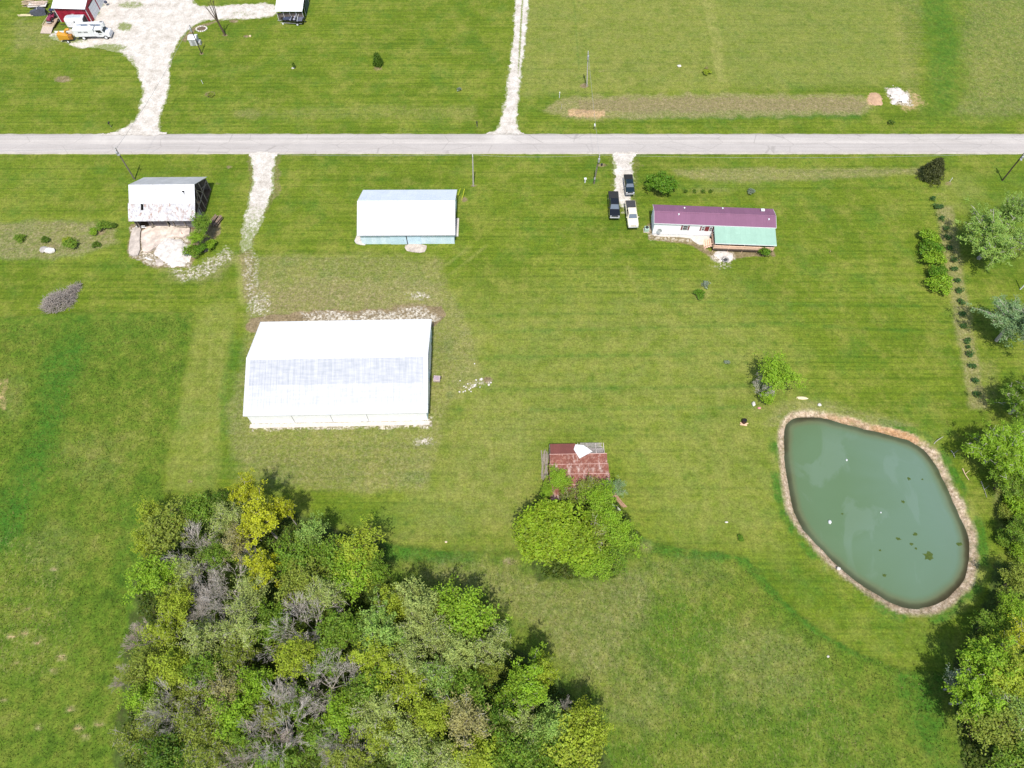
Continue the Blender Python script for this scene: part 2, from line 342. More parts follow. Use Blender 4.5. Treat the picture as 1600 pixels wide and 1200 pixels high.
for (x0, y0, x1, y1, s_) in ((960, 420, 1018, 560, 2), (980, 415, 1040, 560, 2), (690, 420, 735, 385, 2.5), (705, 428, 760, 384, 2), (330, 520, 318, 760, 4), (350, 500, 338, 700, 3)): yel = mx(yel, pm([(x0-s_, y0), (x0+s_, y0), (x1+s_, y1), (x1-s_, y1)], 3, 4)*.85)
# house yard
dirt = mx(dirt, pm([(1010, 350), (1024, 345), (1030, 366), (1085, 372), (1110, 392), (1206, 384), (1214, 402), (1180, 400), (1120, 408), (1080, 384), (1012, 374)], 3, 6)*.85)
grav = mx(grav, pm([(1010, 350), (1022, 346), (1026, 366), (1085, 373), (1078, 380), (1012, 374)], 3, 6)*.4); grav = mx(grav, blob(1130, 401, 22, 12)*.8); grav = mx(grav, blob(1128, 416, 22, 6)*.4)
dry = mx(dry, blob(1102, 445, 12, 8)*.4); dry = mx(dry, blob(1095, 462, 14, 10)*.4); yel = mx(yel, blob(1100, 455, 26, 18)*.7)
# wood floor
wood = pm([(235, 800), (300, 780), (450, 800), (600, 850), (600, 920), (700, 930), (760, 970), (840, 1040), (940, 1130), (960, 1260), (960, 1700), (150, 1700), (180, 1180), (200, 1000), (215, 880)], 14, 24)
wood = mx(wood, pm([(820, 800), (860, 760), (960, 770), (1000, 840), (960, 905), (840, 910), (815, 860)], 8, 10)*.8)
wood = mx(wood, pm([(1560, 880), (1530, 960), (1480, 1060), (1500, 1200), (1540, 1300), (2000, 1300), (2000, 860)], 14, 20)*.9)
# pond bank
bank = sstep(-1.5, -.9, pd+(fbm(GX, GY, .35, 61)-.5)*.9); mud = sstep(-.32, .1, pd)
grav = grav*(1-bank); dry = dry*(1-bank); lush = lush*(1-bank); straw = straw*(1-bank)
lush = mx(lush, sstep(-3.3, -2.1, pd)*(1-bank)*sstep(.35, .6, fbm(GX, GY, .3, 8))*1.2*(GY < 52)); yel = mx(yel, sstep(-3.2, -2, pd)*(1-bank)*(fbm(GX, GY, .25, 9) > .5)*.7)
dry = mx(dry, sstep(-4.5, -2.2, pd)*(1-bank)*(GY > 50)*.6)
clay = mx(clay, bank*(blob(1400, 680, 60, 22)*1.1+blob(1320, 655, 60, 16)*.6))
# ---- heights
tall = np.clip(field, 0, 1)*(1-bank)
GZ = tall*(.14+.10*fbm(GX, GY, .6, 31)+.07*fbm(GX, GY, 1.9, 33))+weedy*.05*fbm(GX, GY, 1.2, 34)
GZ = GZ*near+wl*.16*fbm(GX, GY, .7, 35)
bz = np.where(pd > -1.7, -.9*sstep(-1.7, .9, pd)-.5*sstep(.5, 4, pd), 0); GZ = np.where(pd > -1.7, bz+.06*(fbm(GX, GY, 1.4, 36)-.5), GZ)
roadm = (GY > 110.6) & (GY < 118.3); GZ = np.where(roadm, -.03, GZ)
ny, nx = GX.shape; idx = np.arange(ny*nx).reshape(ny, nx)
Fq = np.stack([idx[:-1, :-1], idx[:-1, 1:], idx[1:, 1:], idx[1:, :-1]], -1).reshape(-1, 4)
V = np.stack([GX, GY, GZ], -1).reshape(-1, 3)
def pack(*a): return np.stack([np.clip(x, 0, 1).ravel() for x in a], -1)
gm = np_mesh('ground', V, Fq, {'gA': pack(field, dry, lush, dirt), 'gB': pack(grav, yel, straw, clay), 'gC': pack(wood, bank, mud, weedy)}, True)
def ground_mat():
    b = NB('ground'); p = b.pos(); A = b.attr('gA'); B = b.attr('gB'); C = b.attr('gC')
    a = b.sep(A.outputs['Color']); g = b.sep(B.outputs['Color']); c = b.sep(C.outputs['Color'])
    aA, gA, cA = A.outputs['Alpha'], B.outputs['Alpha'], C.outputs['Alpha']
    fine = b.noise(p, 3.2, 5, .7); mid = b.noise(p, .45, 5, .65); big = b.noise(p, .07, 4, .6); vfine = b.noise(p, 3.4, 4, .85); grain = b.noise(p, 1.3, 5, .8)
    streak = b.noise(b.mapping(p, (.03, .55, 1)), 1.0, 5, .72); streak2 = b.noise(b.mapping(p, (.02, 1.7, 1)), 1.0, 3, .6)
    # mown lawn
    lawn = b.ramp(b.math('ADD', b.math('MULTIPLY', big, .62), b.math('MULTIPLY', streak, .38)), [(.34, L('4c6114')), (.5, L('61711c')), (.66, L('767f30'))])
    lawn = b.mix(b.math('MULTIPLY', b.rng(mid, .35, .75), .5), lawn, L('63731e'))
    lawn = b.mix(b.math('MULTIPLY', b.rng(streak2, .46, .64), .62), lawn, L('3f570f'))
    lawn = b.mix(b.math('MULTIPLY', b.rng(mid, .5, .7), .5), lawn, L('465c14')); lawn = b.mix(b.math('MULTIPLY', b.rng(b.noise(p, .2, 7, .78), .47, .66), .68), lawn, L('80803a')); lawn = b.mix(b.math('MULTIPLY', b.rng(b.noise(b.mapping(p, (1, 1, 1), (0, 0, 1)), .16, 6, .7), .5, .68), .5), lawn, L('42661e'))
    lawn = b.mix(b.math('MULTIPLY', g[1], b.rng(mid, .25, .65)), lawn, L('858646'))
    dist = b.vor(p, .55, 'Distance'); lawn = b.mix(b.math('MULTIPLY', b.math('MULTIPLY', b.rng(dist, .3, .12), b.rng(big, .42, .6)), .45), lawn, L('3e5c16'))
    # unmown field
    fld = b.ramp(b.math('ADD', b.math('MULTIPLY', mid, .6), b.math('MULTIPLY', big, .4)), [(.32, L('375214')), (.46, L('52691c')), (.58, L('667228')), (.72, L('7b7a40'))])
    fld = b.mix(b.math('MULTIPLY', b.rng(fine, .5, .72), .45), fld, L('33501a'))
    colr = b.mix(a[0], lawn, fld)
    def thr(mask, nz, k=4.0):
        return b.math('MULTIPLY', b.math('ADD', b.math('MULTIPLY', b.math('ADD', mask, b.math('SUBTRACT', nz, 1.0)), k), .5, True), b.rng(mask, .02, .2), True)
    def soft(mask, nz): return b.math('MULTIPLY', b.rng(mask, 0, .75), b.rng(b.math('ADD', nz, b.math('MULTIPLY', mask, .22)), .42, .78), True)
    n1 = b.noise(p, 1.1, 6, .75); n2 = b.noise(p, 2.3, 5, .8); n3 = b.noise(p, .8, 6, .7)
    colr = b.mix(b.math('MULTIPLY', soft(a[2], n3), .85), colr, b.ramp(fine, [(.3, L('264f14')), (.7, L('42701f'))]))
    colr = b.mix(b.math('MULTIPLY', soft(a[1], b.math('ADD', b.math('MULTIPLY', n1, .55), b.math('MULTIPLY', n3, .45))), .85), colr, b.ramp(n2, [(.28, L('5f5f2c')), (.5, L('857d52')), (.74, L('a59b7c'))]))
    colr = b.mix(thr(gA, n1, 3), colr, b.ramp(n2, [(.3, L('a07f58')), (.7, L('c2a582'))]))
    colr = b.mix(b.math('MULTIPLY', thr(aA, n2, 3), .85), colr, b.ramp(n1, [(.3, L('63523c')), (.55, L('85735b')), (.75, L('a3937c'))]))
    st = b.noise(b.mapping(p, (2.2, 1.1, 1), (0, 0, .6)), 1.6, 4, .8)
    colr = b.mix(b.math('MULTIPLY', b.math('MULTIPLY', g[2], b.rng(st, .52, .7)), .75), colr, L('9a8f62'))
    vv = b.vor(p, 3.2, 'Color'); peb = b.sep(vv)[0]
    gcol = b.ramp(peb, [(.0, L('746a56')), (.4, L('958b78')), (1, L('c2baab'))])
    colr = b.mix(thr(b.math('MULTIPLY', g[0], .95), b.math('ADD', b.math('MULTIPLY', n1, .5), b.math('MULTIPLY', peb, .5)), 1.8), colr, gcol)
    wcol = b.ramp(b.math('ADD', b.math('MULTIPLY', n1, .5), b.math('MULTIPLY', mid, .5)), [(.35, L('45402a')), (.5, L('40501f')), (.65, L('55682a'))])
    colr = b.mix(thr(c[0], n3, 3), colr, wcol)
    bcol = b.ramp(b.math('ADD', b.math('MULTIPLY', peb, .2), b.math('MULTIPLY', n1, .8)), [(.3, L('84725a')), (.48, L('a59178')), (.68, L('c4b29c'))])
    bcol = b.mix(b.math('MULTIPLY', gA, .7), bcol, L('a2764c'))
    bcol = b.mix(b.math('MULTIPLY', b.rng(n3, .5, .68), .6), bcol, L('5f6636'))
    colr = b.mix(c[1], colr, bcol)
    colr = b.mix(b.math('MULTIPLY', c[2], .9), colr, L('3c3a2b'))
    # grain of single blades
    colr = b.mix(.75, colr, b.ramp(vfine, [(.28, gray(.2)), (.72, gray(.8))]), 'OVERLAY'); colr = b.mix(.75, colr, b.ramp(grain, [(.3, gray(.3)), (.7, gray(.7))]), 'OVERLAY')
    b.bump(b.math('ADD', b.math('MULTIPLY', vfine, .5), fine), .5, .16)
    return b.base(colr, .95, 0, .15)
ground = link('ground', gm, ground_mat()); tag(ground, kind='structure')
# ================================================================ POND WATER
def pond_water():
    xs = np.arange(28, 75, .35); ys = np.arange(18, 62, .35); X, Y = np.meshgrid(xs, ys)
    d = sdf(PONDW, X, Y)+(fbm(X, Y, .3, 71, 2)-.5)*.5; keep = d > -.9
    # clip softly to the shore: outside vertices are hidden under the bank anyway
    ny, nx = X.shape; idx = np.arange(ny*nx).reshape(ny, nx)
    q = np.stack([idx[:-1, :-1], idx[:-1, 1:], idx[1:, 1:], idx[1:, :-1]], -1).reshape(-1, 4); q = q[keep.ravel()[q].all(1)]
    V = np.stack([X, Y, np.full(X.shape, PONDZ)], -1).reshape(-1, 3); used = np.unique(q); mp = np.zeros(len(V), int); mp[used] = np.arange(len(used))
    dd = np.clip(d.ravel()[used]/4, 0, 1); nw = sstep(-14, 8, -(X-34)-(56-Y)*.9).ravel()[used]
    m = np_mesh('pond_water', V[used], mp[q], {'depth': np.stack([dd, nw, dd, dd], -1)}, True)
    b = NB('pond_water'); p = b.pos(); a = b.sep(b.attr('depth').outputs['Color'])
    n = b.noise(p, .5, 5, .6); n2 = b.noise(p, .05, 3, .5, 1.2); sw = b.noise(b.mapping(p, (.12, .05, 1), (0, 0, -.5)), 1.0, 5, .55, 2.5)
    f = b.math('ADD', a[0], b.math('MULTIPLY', b.math('SUBTRACT', n, .5), .1))
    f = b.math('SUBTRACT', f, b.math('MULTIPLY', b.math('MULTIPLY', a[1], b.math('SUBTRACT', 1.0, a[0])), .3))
    c = b.ramp(f, [(.0, L('35301d')), (.08, L('45442e')), (.17, L('5b6143')), (.34, L('566b4b')), (1, L('576e4f'))])
    c = b.mix(b.math('MULTIPLY', b.rng(n2, .35, .7), .45), c, L('5e7558'))
    c = b.mix(b.math('MULTIPLY', b.math('MULTIPLY', b.rng(sw, .58, .64), a[0]), .22), c, L('78897e'))  # pale grey streaks: sky reflection painted into the water colour
    px_ = b.n('ShaderNodeSeparateXYZ'); b.l(p, px_.inputs[0]); c = b.mix(b.math('MULTIPLY', b.math('MULTIPLY', b.rng(b.math('ADD', px_.outputs[0], b.math('MULTIPLY', n2, 16)), 58, 72), b.rng(f, .1, .4)), .5), c, L('687e76'))  # grey-blue sky sheen painted into the water colour towards the east side
    rip = b.noise(p, 2.2, 4, .6); b.bump(rip, .05, .02)
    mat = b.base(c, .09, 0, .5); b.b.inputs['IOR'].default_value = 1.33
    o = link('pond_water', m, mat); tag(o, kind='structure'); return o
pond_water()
# ================================================================ ROAD AND DRIVEWAYS
def road():
    xs = np.concatenate([[-3000, -1000, -400], np.arange(-160, 160.1, .5), [400, 1000, 3000]]); n = len(xs)
    e0 = 111.65+.12*(fbm(xs, xs*0, .8, 5)-.5)*2; e1 = 117.3+.16*(fbm(xs, xs*0+9, .8, 6)-.5)*2
    V = []
    for x, a, c in zip(xs, e0, e1):
        V += [(x, a-.15, -.05), (x, a, .045), (x, (a+c)/2, .10), (x, c, .045), (x, c+.15, -.05)]
    F = [(i*5+j, i*5+j+5, i*5+j+6, i*5+j+1) for i in range(n-1) for j in range(4)]
    m = np_mesh('road', V, F); b = NB('road_asphalt'); p = b.pos()
    s = b.noise(b.mapping(p, (.03, 1.1, 1)), 1.0, 5, .65); n1 = b.noise(p, .25, 5, .7); fine = b.noise(p, 7, 3, .7)
    y = b.sep(p)[1] if False else None
    sx = b.n('ShaderNodeSeparateXYZ'); b.l(p, sx.inputs[0]); Y = sx.outputs[1]
    c = b.ramp(b.math('ADD', b.math('MULTIPLY', s, .7), b.math('MULTIPLY', n1, .3)), [(.3, L('9f9891')), (.5, L('b0a9a2')), (.7, L('c0b9b1'))])
    south = b.rng(Y, 114.55, 114.3); c = b.mix(b.math('MULTIPLY', south, .45), c, L('928d8a'))
    for yy, wd in ((112.6, .35), (113.9, .3), (115.2, .3), (116.5, .35)):
        t = b.math('SUBTRACT', 1.0, b.math('DIVIDE', b.math('ABSOLUTE', b.math('SUBTRACT', Y, yy)), wd), True)
        c = b.mix(b.math('MULTIPLY', t, .22), c, L('c4beb6') if yy > 114 else L('a9a5a0'))
    c = b.mix(b.math('MULTIPLY', b.rng(b.math('ADD', b.math('ABSOLUTE', b.math('SUBTRACT', Y, 114.45)), b.math('MULTIPLY', n1, .8)), 2.75, 3.2), .8), c, b.ramp(n1, [(.4, L('968f82')), (.6, L('b0a99c'))]))
    cr = b.vor(b.mapping(p, (.12, .3, 1)), 1.0, 'Distance', 'DISTANCE_TO_EDGE')
    c = b.mix(b.math('MULTIPLY', b.rng(cr, .012, .004), .32), c, L('6d6862'))
    c = b.mix(.35, c, b.ramp(fine, [(.3, gray(.36)), (.7, gray(.66))]), 'OVERLAY')
    # wide pale dust where the gravel drives meet the road
    sxx = sx.outputs[0]
    for x0, hw in ((-80, 9), (-2, 5)):
        t = b.math('MULTIPLY', b.rng(b.math('ABSOLUTE', b.math('SUBTRACT', sxx, x0)), hw, hw*.3), b.rng(Y, 113.8, 116.8))
        c = b.mix(b.math('MULTIPLY', t, b.rng(n1, .2, .7)), c, L('cdc7bd'))
    b.bump(fine, .15, .02); o = link('road', m, b.base(c, .9, 0, .2)); tag(o, kind='structure')
road()
def gravel_mat():
    b = NB('white_gravel'); p = b.pos(); a = b.sep(b.attr('edge').outputs['Color'])
    n = b.noise(p, .5, 6, .7); f = b.noise(p, 5, 4, .75); peb = b.sep(b.vor(p, 5.5, 'Color'))[0]
    c = b.ramp(b.math('ADD', b.math('MULTIPLY', n, .6), b.math('MULTIPLY', f, .4)), [(.3, L('90877a')), (.45, L('b5ada1')), (.6, L('d0cac1'))])
    c = b.mix(.5, c, b.ramp(peb, [(0, gray(.36)), (1, gray(.6))]), 'OVERLAY')
    d = b.math('ADD', b.math('MULTIPLY', b.math('ADD', b.math('MULTIPLY', a[1], .95), b.math('SUBTRACT', b.math('MULTIPLY', b.noise(p, 1.5, 6, .8), 1.9), 1.43)), 2.6), .5, True)
    c = b.mix(b.math('MULTIPLY', d, .85), c, b.ramp(f, [(.3, L('57681f')), (.55, L('6d7a2a')), (.75, L('8d8866'))]))
    b.bump(b.math('ADD', f, peb), .35, .05); return b.base(c, .95, 0, .2)
GRAV = gravel_mat()
def drive(poly, weeds, step=.25, z=.025, wob=1.2, thr=.0, lip=.5):
    W = smooth_poly(to_world(poly), 1); xs = [p[0] for p in W]; ys = [p[1] for p in W]
    X, Y = np.meshgrid(np.arange(min(xs)-1, max(xs)+1, step), np.arange(min(ys)-1, max(ys)+1, step))
    d = sdf(W, X, Y)+(fbm(X, Y, .9, 12)-.5)*wob+(fbm(X, Y, 3, 14)-.5)*wob*.5
    px, py = to_px(X, Y); wd = np.clip(weeds(px, py, d), 0, 1); wd = np.maximum(wd, sstep(1.15, -.1, d)*1.0*((Y < 111) | (Y > 117.9)))
    ny, nx = X.shape; idx = np.arange(ny*nx).reshape(ny, nx)
    q = np.stack([idx[:-1, :-1], idx[:-1, 1:], idx[1:, 1:], idx[1:, :-1]], -1).reshape(-1, 4)
    q = q[(d.ravel()[q] > thr).all(1)]; used = np.unique(q); mp = np.zeros(X.size, int); mp[used] = np.arange(len(used))
    Z = z+.03*sstep(0, 1.5, d)+.03*fbm(X, Y, .8, 15)
    Z = np.where((Y > 111.3) & (Y < 117.75), .115+.0*Z, Z)
    V = np.stack([X, Y, Z], -1).reshape(-1, 3)[used]
    m = np_mesh('driveway', V, mp[q], {'edge': np.stack([d.ravel()[used]*0, wd.ravel()[used], d.ravel()[used]*0, d.ravel()[used]*0+1], -1)}, True)
    return tag(link('driveway', m, GRAV), kind='structure')
def bl(px, py, x, y, rx, ry): return sstep(1.1, .4, np.hypot((px-x)/rx, (py-y)/ry))
drive([(150, 212), (172, 208), (206, 193), (217, 166), (221, 138), (208, 103), (190, 84), (150, 75), (120, 78), (95, 66), (70, 60), (80, 50), (140, 40), (157, 10), (165, -14), (292, -14), (308, 7), (332, 9), (380, 5), (433, 3), (436, 27), (400, 31), (350, 32), (320, 33), (297, 46), (281, 66), (268, 92), (267, 130), (261, 160), (252, 186), (252, 202), (262, 209), (270, 213)],
      lambda x, y, d: bl(x, y, 195, 42, 16, 10)*.75+bl(x, y, 170, 75, 40, 9)*.75+bl(x, y, 100, 62, 50, 10)*.7+bl(x, y, 205, 8, 30, 8)*.6+bl(x, y, 205, 100, 10, 16)*.6+bl(x, y, 380, 22, 30, 6)*.35)
drive([(752, 211), (770, 205), (779, 193), (788, 150), (794, 100), (800, 50), (803, 0), (805, -40), (832, -40), (829, 0), (825, 50), (819, 100), (813, 150), (809, 195), (815, 206), (826, 211)],
      lambda x, y, d: np.clip(1-np.abs(x-(813.5+(50-y)*.055))/3.2, 0, 1)*sstep(150, 90, y)*.9)
drive([(382, 238), (438, 238), (432, 246), (431, 268), (428, 300), (416, 335), (402, 365), (392, 395), (372, 395), (378, 345), (390, 300), (393, 262), (390, 246)],
      lambda x, y, d: sstep(270, 390, y)*.72+bl(x, y, 438, 262, 9, 30)*.6)
drive([(952, 238), (995, 238), (991, 247), (990, 270), (993, 300), (990, 336), (976, 338), (964, 318), (955, 296), (958, 268)],
      lambda x, y, d: sstep(290, 345, y)*.7+bl(x, y, 950, 270, 10, 40)*.5, wob=2.0)
# ================================================================ BUILDING MATERIALS
def metal_sheet(name, c, rib=3.5, axis=0, rust=0, rough=.45, stain=.25, patch=None, rustc='7b3b26', band=None):
    """painted or galvanised corrugated sheet: ribs as bump, sheets of slightly different age, rust if old"""
    if name in MATS: return MATS[name]
    b = NB(name); v = b.objco(); s = b.n('ShaderNodeSeparateXYZ'); b.l(v, s.inputs[0]); u = s.outputs[axis]
    n = b.noise(v, .8, 6, .7); n2 = b.noise(v, 2.6, 5, .75)
    c = tuple(c[:3])+(1,); d = tuple(x*(1-stain) for x in c[:3])+(1,)
    out = b.ramp(n, [(.32, d), (.6, c)])
    cell = b.n('ShaderNodeTexBrick'); b.l(b.mapping(v, (1, 1, 1), (0, 0, R(90))) if axis == 0 else v, cell.inputs['Vector'])
    cell.inputs['Scale'].default_value = 1; cell.inputs['Brick Width'].default_value = 3.4; cell.inputs['Row Height'].default_value = .92
    cell.inputs['Mortar Size'].default_value = .012; cell.offset = .5
    cell.inputs['Color1'].default_value = gray(.46); cell.inputs['Color2'].default_value = gray(.54); cell.inputs['Mortar'].default_value = gray(.36)
    out = b.mix(.55, out, cell.outputs['Color'], 'OVERLAY')
    if patch: out = b.mix(b.math('MULTIPLY', b.rng(n2, .5, .62), patch[1]), out, patch[0])
    if rust:
        r = b.noise(b.mapping(v, (1.6, .55, 1) if axis == 0 else (.55, 1.6, 1)), 1.1, 6, .78)
        out = b.mix(b.rng(r, 1-rust-.06, 1-rust+.08), out, b.ramp(n2, [(.3, L(rustc)), (.7, tuple(x*.7 for x in L(rustc)[:3])+(1,))]))
    w = b.math('SINE', b.math('MULTIPLY', u, rib*2*math.pi)); b.bump(w, .25, .03)
    m = b.base(out, rough, .0, .3); MATS[name] = m; return m
def boards(name, c, horiz=True, step=.2, var=.35):
    if name in MATS: return MATS[name]
    b = NB(name); v = b.objco(); s = b.n('ShaderNodeSeparateXYZ'); b.l(v, s.inputs[0])
    u = s.outputs[2] if horiz else b.math('ADD', s.outputs[0], s.outputs[1])
    f = b.math('FRACT', b.math('DIVIDE', u, step)); gap = b.rng(f, .1, .03)
    idn = b.n('ShaderNodeTexWhiteNoise', noise_dimensions='1D'); b.l(b.math('FLOOR', b.math('DIVIDE', u, step)), idn.inputs['W'])
    n = b.noise(b.mapping(v, (1, 1, 6) if horiz else (5, 5, .6)), 1.5, 5, .7); c = tuple(c[:3])+(1,)
    o = b.ramp(b.math('ADD', b.math('MULTIPLY', n, .6), b.math('MULTIPLY', idn.outputs[0], .4)), [(.25, tuple(x*(1-var) for x in c[:3])+(1,)), (.75, c)])
    o = b.mix(b.math('MULTIPLY', gap, .6), o, tuple(x*.3 for x in c[:3])+(1,)); b.bump(gap, -.3, .02)
    m = b.base(o, .8, 0, .25); MATS[name] = m; return m
WHITE_ROOF = metal_sheet('white_roof_sheet', gray(.78), 2.5, 0, 0, .35, .08)
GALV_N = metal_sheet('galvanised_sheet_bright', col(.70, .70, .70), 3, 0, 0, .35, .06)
def galv_s():
    """weathered south slope: a duller upper run of sheets over a paler lower run, faint mottle"""
    b = NB('galvanised_sheet_weathered'); v = b.objco(); s = b.n('ShaderNodeSeparateXYZ'); b.l(v, s.inputs[0])
    x, y = s.outputs[0], s.outputs[1]
    n = b.noise(b.mapping(v, (.9, 1.3, 1)), 1.0, 4, .6); rows = b.noise(b.mapping(v, (.5, 2.6, 1)), 1.0, 3, .6); cols = b.noise(b.mapping(v, (3.2, .05, 1)), 1.0, 3, .6)
    f = b.math('ADD', b.math('MULTIPLY', rows, .5), b.math('MULTIPLY', cols, .5))
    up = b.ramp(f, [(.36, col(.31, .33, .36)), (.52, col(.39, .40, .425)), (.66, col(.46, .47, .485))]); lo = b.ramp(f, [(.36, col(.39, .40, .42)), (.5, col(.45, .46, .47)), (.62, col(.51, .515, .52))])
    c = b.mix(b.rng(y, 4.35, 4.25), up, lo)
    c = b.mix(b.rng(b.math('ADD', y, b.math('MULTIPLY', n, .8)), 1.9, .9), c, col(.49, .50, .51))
    c = b.mix(b.rng(x, .35, .15), c, col(.5, .51, .52)); c = b.mix(b.rng(x, 27.6, 27.8), c, col(.5, .51, .52))
    seam = b.math('FRACT', b.math('DIVIDE', x, .92)); c = b.mix(b.math('MULTIPLY', b.rng(seam, .1, .03), .5), c, col(.25, .27, .3))
    w = b.math('SINE', b.math('MULTIPLY', x, 2.2*math.pi*2)); b.bump(w, .2, .03); return b.base(c, .5, 0, .4)
GALV_S = galv_s()
BLUE_WALL = metal_sheet('pale_blue_wall_sheet', col(.66, .78, .84), 3, 0, 0, .5, .12)  # also used for the half-shaded white east gable of the big shed
WHITE_WALL = metal_sheet('white_wall_sheet', gray(.9), 3, 0, 0, .5, .05)
TRIM = simple('white_trim', gray(.72), .5, 0, .1); GREYTRIM = simple('grey_trim', gray(.32), .5, 0, .15)
CONC = simple('concrete', L('b8aca0'), .9, 0, .36, 1.4, .2); CONCP = simple('pale_concrete', L('c4bcb2'), .9, 0, .2, 1.6, .2)
DARKMET = simple('dark_metal', gray(.03), .5, 0, .2); STEEL = simple('galvanised_steel', gray(.42), .4, .3, .15); RUBBER = simple('rubber', gray(.015), .85)
OLDWOOD = boards('old_grey_boards', L('8a8178'), False, .22, .45); GREYWOOD = simple('weathered_wood', L('8f8578'), .9, 0, .4, 3, .15); PINKWOOD = simple('new_lumber', L('e4bea4'), .8, 0, .22, 3, .2)
GLASSD = simple('dark_glass', gray(.02), .08, 0, .1, 1, .6)
DIRTF = simple('barn_floor', L('6b5c4b'), .95, 0, .4, 1.2, .1)
def slope(mb, x0, x1, y0, z0, y1, z1, th=.06):
    mb.prism([(y0, z0), (y1, z1), (y1, z1+th), (y0, z0+th)], x0, x1, 'x'); return mb
# ================================================================ BIG SHED
def big_shed():
    p = gp(394, 662); Lx, Wy, e, rh = 28.1, 17.2, 3.25, 6.0
    t = thing('machine_shed', p, R(1.2), 'largest building, long white metal shed with galvanised roof beside the weedy gravel ground', 'shed')
    MB().box((Lx/2, .05, e/2), (Lx, .1, e)).build('wall', WHITE_WALL, t); MB().box((Lx/2, Wy-.05, e/2), (Lx, .1, e)).build('wall', WHITE_WALL, t)
    for x, m in ((0, WHITE_WALL), (Lx, BLUE_WALL)):  # white east gable: its bluish half-shade is put into the wall colour
        g = MB().prism([(.1, .0), (Wy-.1, .0), (Wy-.1, e), (Wy/2, rh-.03), (.1, e)], x-.05, x+.05, 'x').build('gable_wall', m, t)
    yc = Wy/2; o = .28
    slope(MB(), -.3, Lx+.3, -o, e-.02, yc-.02, rh+.05).build('roof_slope', GALV_S, t)
    slope(MB(), -.3, Lx+.3, Wy+o, e-.02, yc+.02, rh+.05).build('roof_slope', GALV_N, t)
    MB().prism([(yc-.3, rh+.03), (yc, rh+.14), (yc+.3, rh+.03), (yc+.3, rh+.055), (yc, rh+.17), (yc-.3, rh+.055)], -.32, Lx+.32, 'x').build('ridge_cap', TRIM, t)
    MB().box((Lx/2, -o-.03, e-.0), (Lx+.6, .05, .2)).build('eave_trim', TRIM, t)
    for x in (-.33, Lx+.33):
        MB().prism([(-o, e-.12), (yc, rh-.06), (Wy+o, e-.12), (Wy+o, e+.07), (yc, rh+.13), (-o, e+.07)], x-.02, x+.02, 'x').build('gable_trim', TRIM, t)
    for x in (6.9, 13.0, 18.7): MB().box((x, -.02, e/2-.1), (.07, .03, e-.2)).build('wall_joint', GREYTRIM, t)
    for y, wd in ((4.3, 4.6), (11.2, 5.6)):
        d = MB().box((Lx+.09, y, 1.6), (.07, wd, 3.1)).build('sliding_door', TRIM, t)
        MB().tube((Lx+.15, y-wd/2+.3, 1.0), (Lx+.15, y-wd/2+.3, 1.4), .025).build('handle', DARKMET, d)
    MB().box((Lx+.11, 8.4, 3.28), (.08, 13, .14)).build('door_rail', GREYTRIM, t)
    MB().box((Lx/2, -.45, .02), (Lx+.6, .7, .06)).build('footing_strip', CONCP, t)
big_shed()
def middle_shed():
    p = gp(566, 381.5); Lx, Wy, e, rh = 17.2, 10.5, 2.85, 5.6
    t = thing('storage_shed', p, R(.3), 'mid-sized shed with plain white roof and pale blue walls north of the biggest shed', 'shed')
    MB().box((Lx/2, .05, e/2), (Lx, .1, e)).build('wall', BLUE_WALL, t); MB().box((Lx/2, Wy-.05, e/2), (Lx, .1, e)).build('wall', BLUE_WALL, t)
    for x in (.05, Lx-.05): MB().prism([(.1, 0), (Wy-.1, 0), (Wy-.1, e), (Wy/2, rh-.05), (.1, e)], x-.05, x+.05, 'x').build('gable_wall', BLUE_WALL, t)
    yc = Wy/2; o = .4
    ns = metal_sheet('shaded_white_roof_sheet', col(.60, .65, .72), 2.5, 0, 0, .5, .08)  # north slope of the white roof, its bluish shade put into the sheet colour
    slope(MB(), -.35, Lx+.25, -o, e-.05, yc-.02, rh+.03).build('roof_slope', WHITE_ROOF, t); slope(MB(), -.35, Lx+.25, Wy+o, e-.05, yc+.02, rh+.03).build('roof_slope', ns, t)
    MB().prism([(yc-.2, rh+.04), (yc, rh+.12), (yc+.2, rh+.04), (yc+.2, rh+.06), (yc, rh+.15), (yc-.2, rh+.06)], -.37, Lx+.27, 'x').build('ridge_cap', TRIM, t)
    MB().box((Lx/2-.05, -o-.03, e-.04), (Lx+.6, .05, .16)).build('eave_trim', GREYTRIM, t)
    for x in (-.38, Lx+.28): MB().prism([(-o, e-.14), (yc, rh-.06), (Wy+o, e-.14), (Wy+o, e+.03), (yc, rh+.1), (-o, e+.03)], x-.02, x+.02, 'x').build('gable_trim', TRIM, t)
    for x, wd in ((6.9, 3.0), (9.8, 2.5)):
        d = MB().box((x, -.06, 1.3), (wd, .08, 2.55)).build('sliding_door', metal_sheet('blue_door_sheet', col(.56, .72, .80), 3, 0, 0, .5, .12), t)
        MB().tube((x+.9, -.12, 1.0), (x+.9, -.12, 1.35), .025).build('handle', DARKMET, d)
    MB().box((8.48, -.08, 1.3), (.16, .1, 2.6)).build('door_gap_post', DARKMET, t)
    MB().box((8.4, -.09, 2.66), (7, .08, .12)).build('door_rail', GREYTRIM, t)
    MB().box((Lx+.03, 5.2, 1.25), (.06, 3.4, 2.5)).build('end_door', DARKMET, t)
    MB().box((Lx+.35, 4.0, .06), (.55, 4.5, .1)).build('door_sill', CONCP, t)
middle_shed()
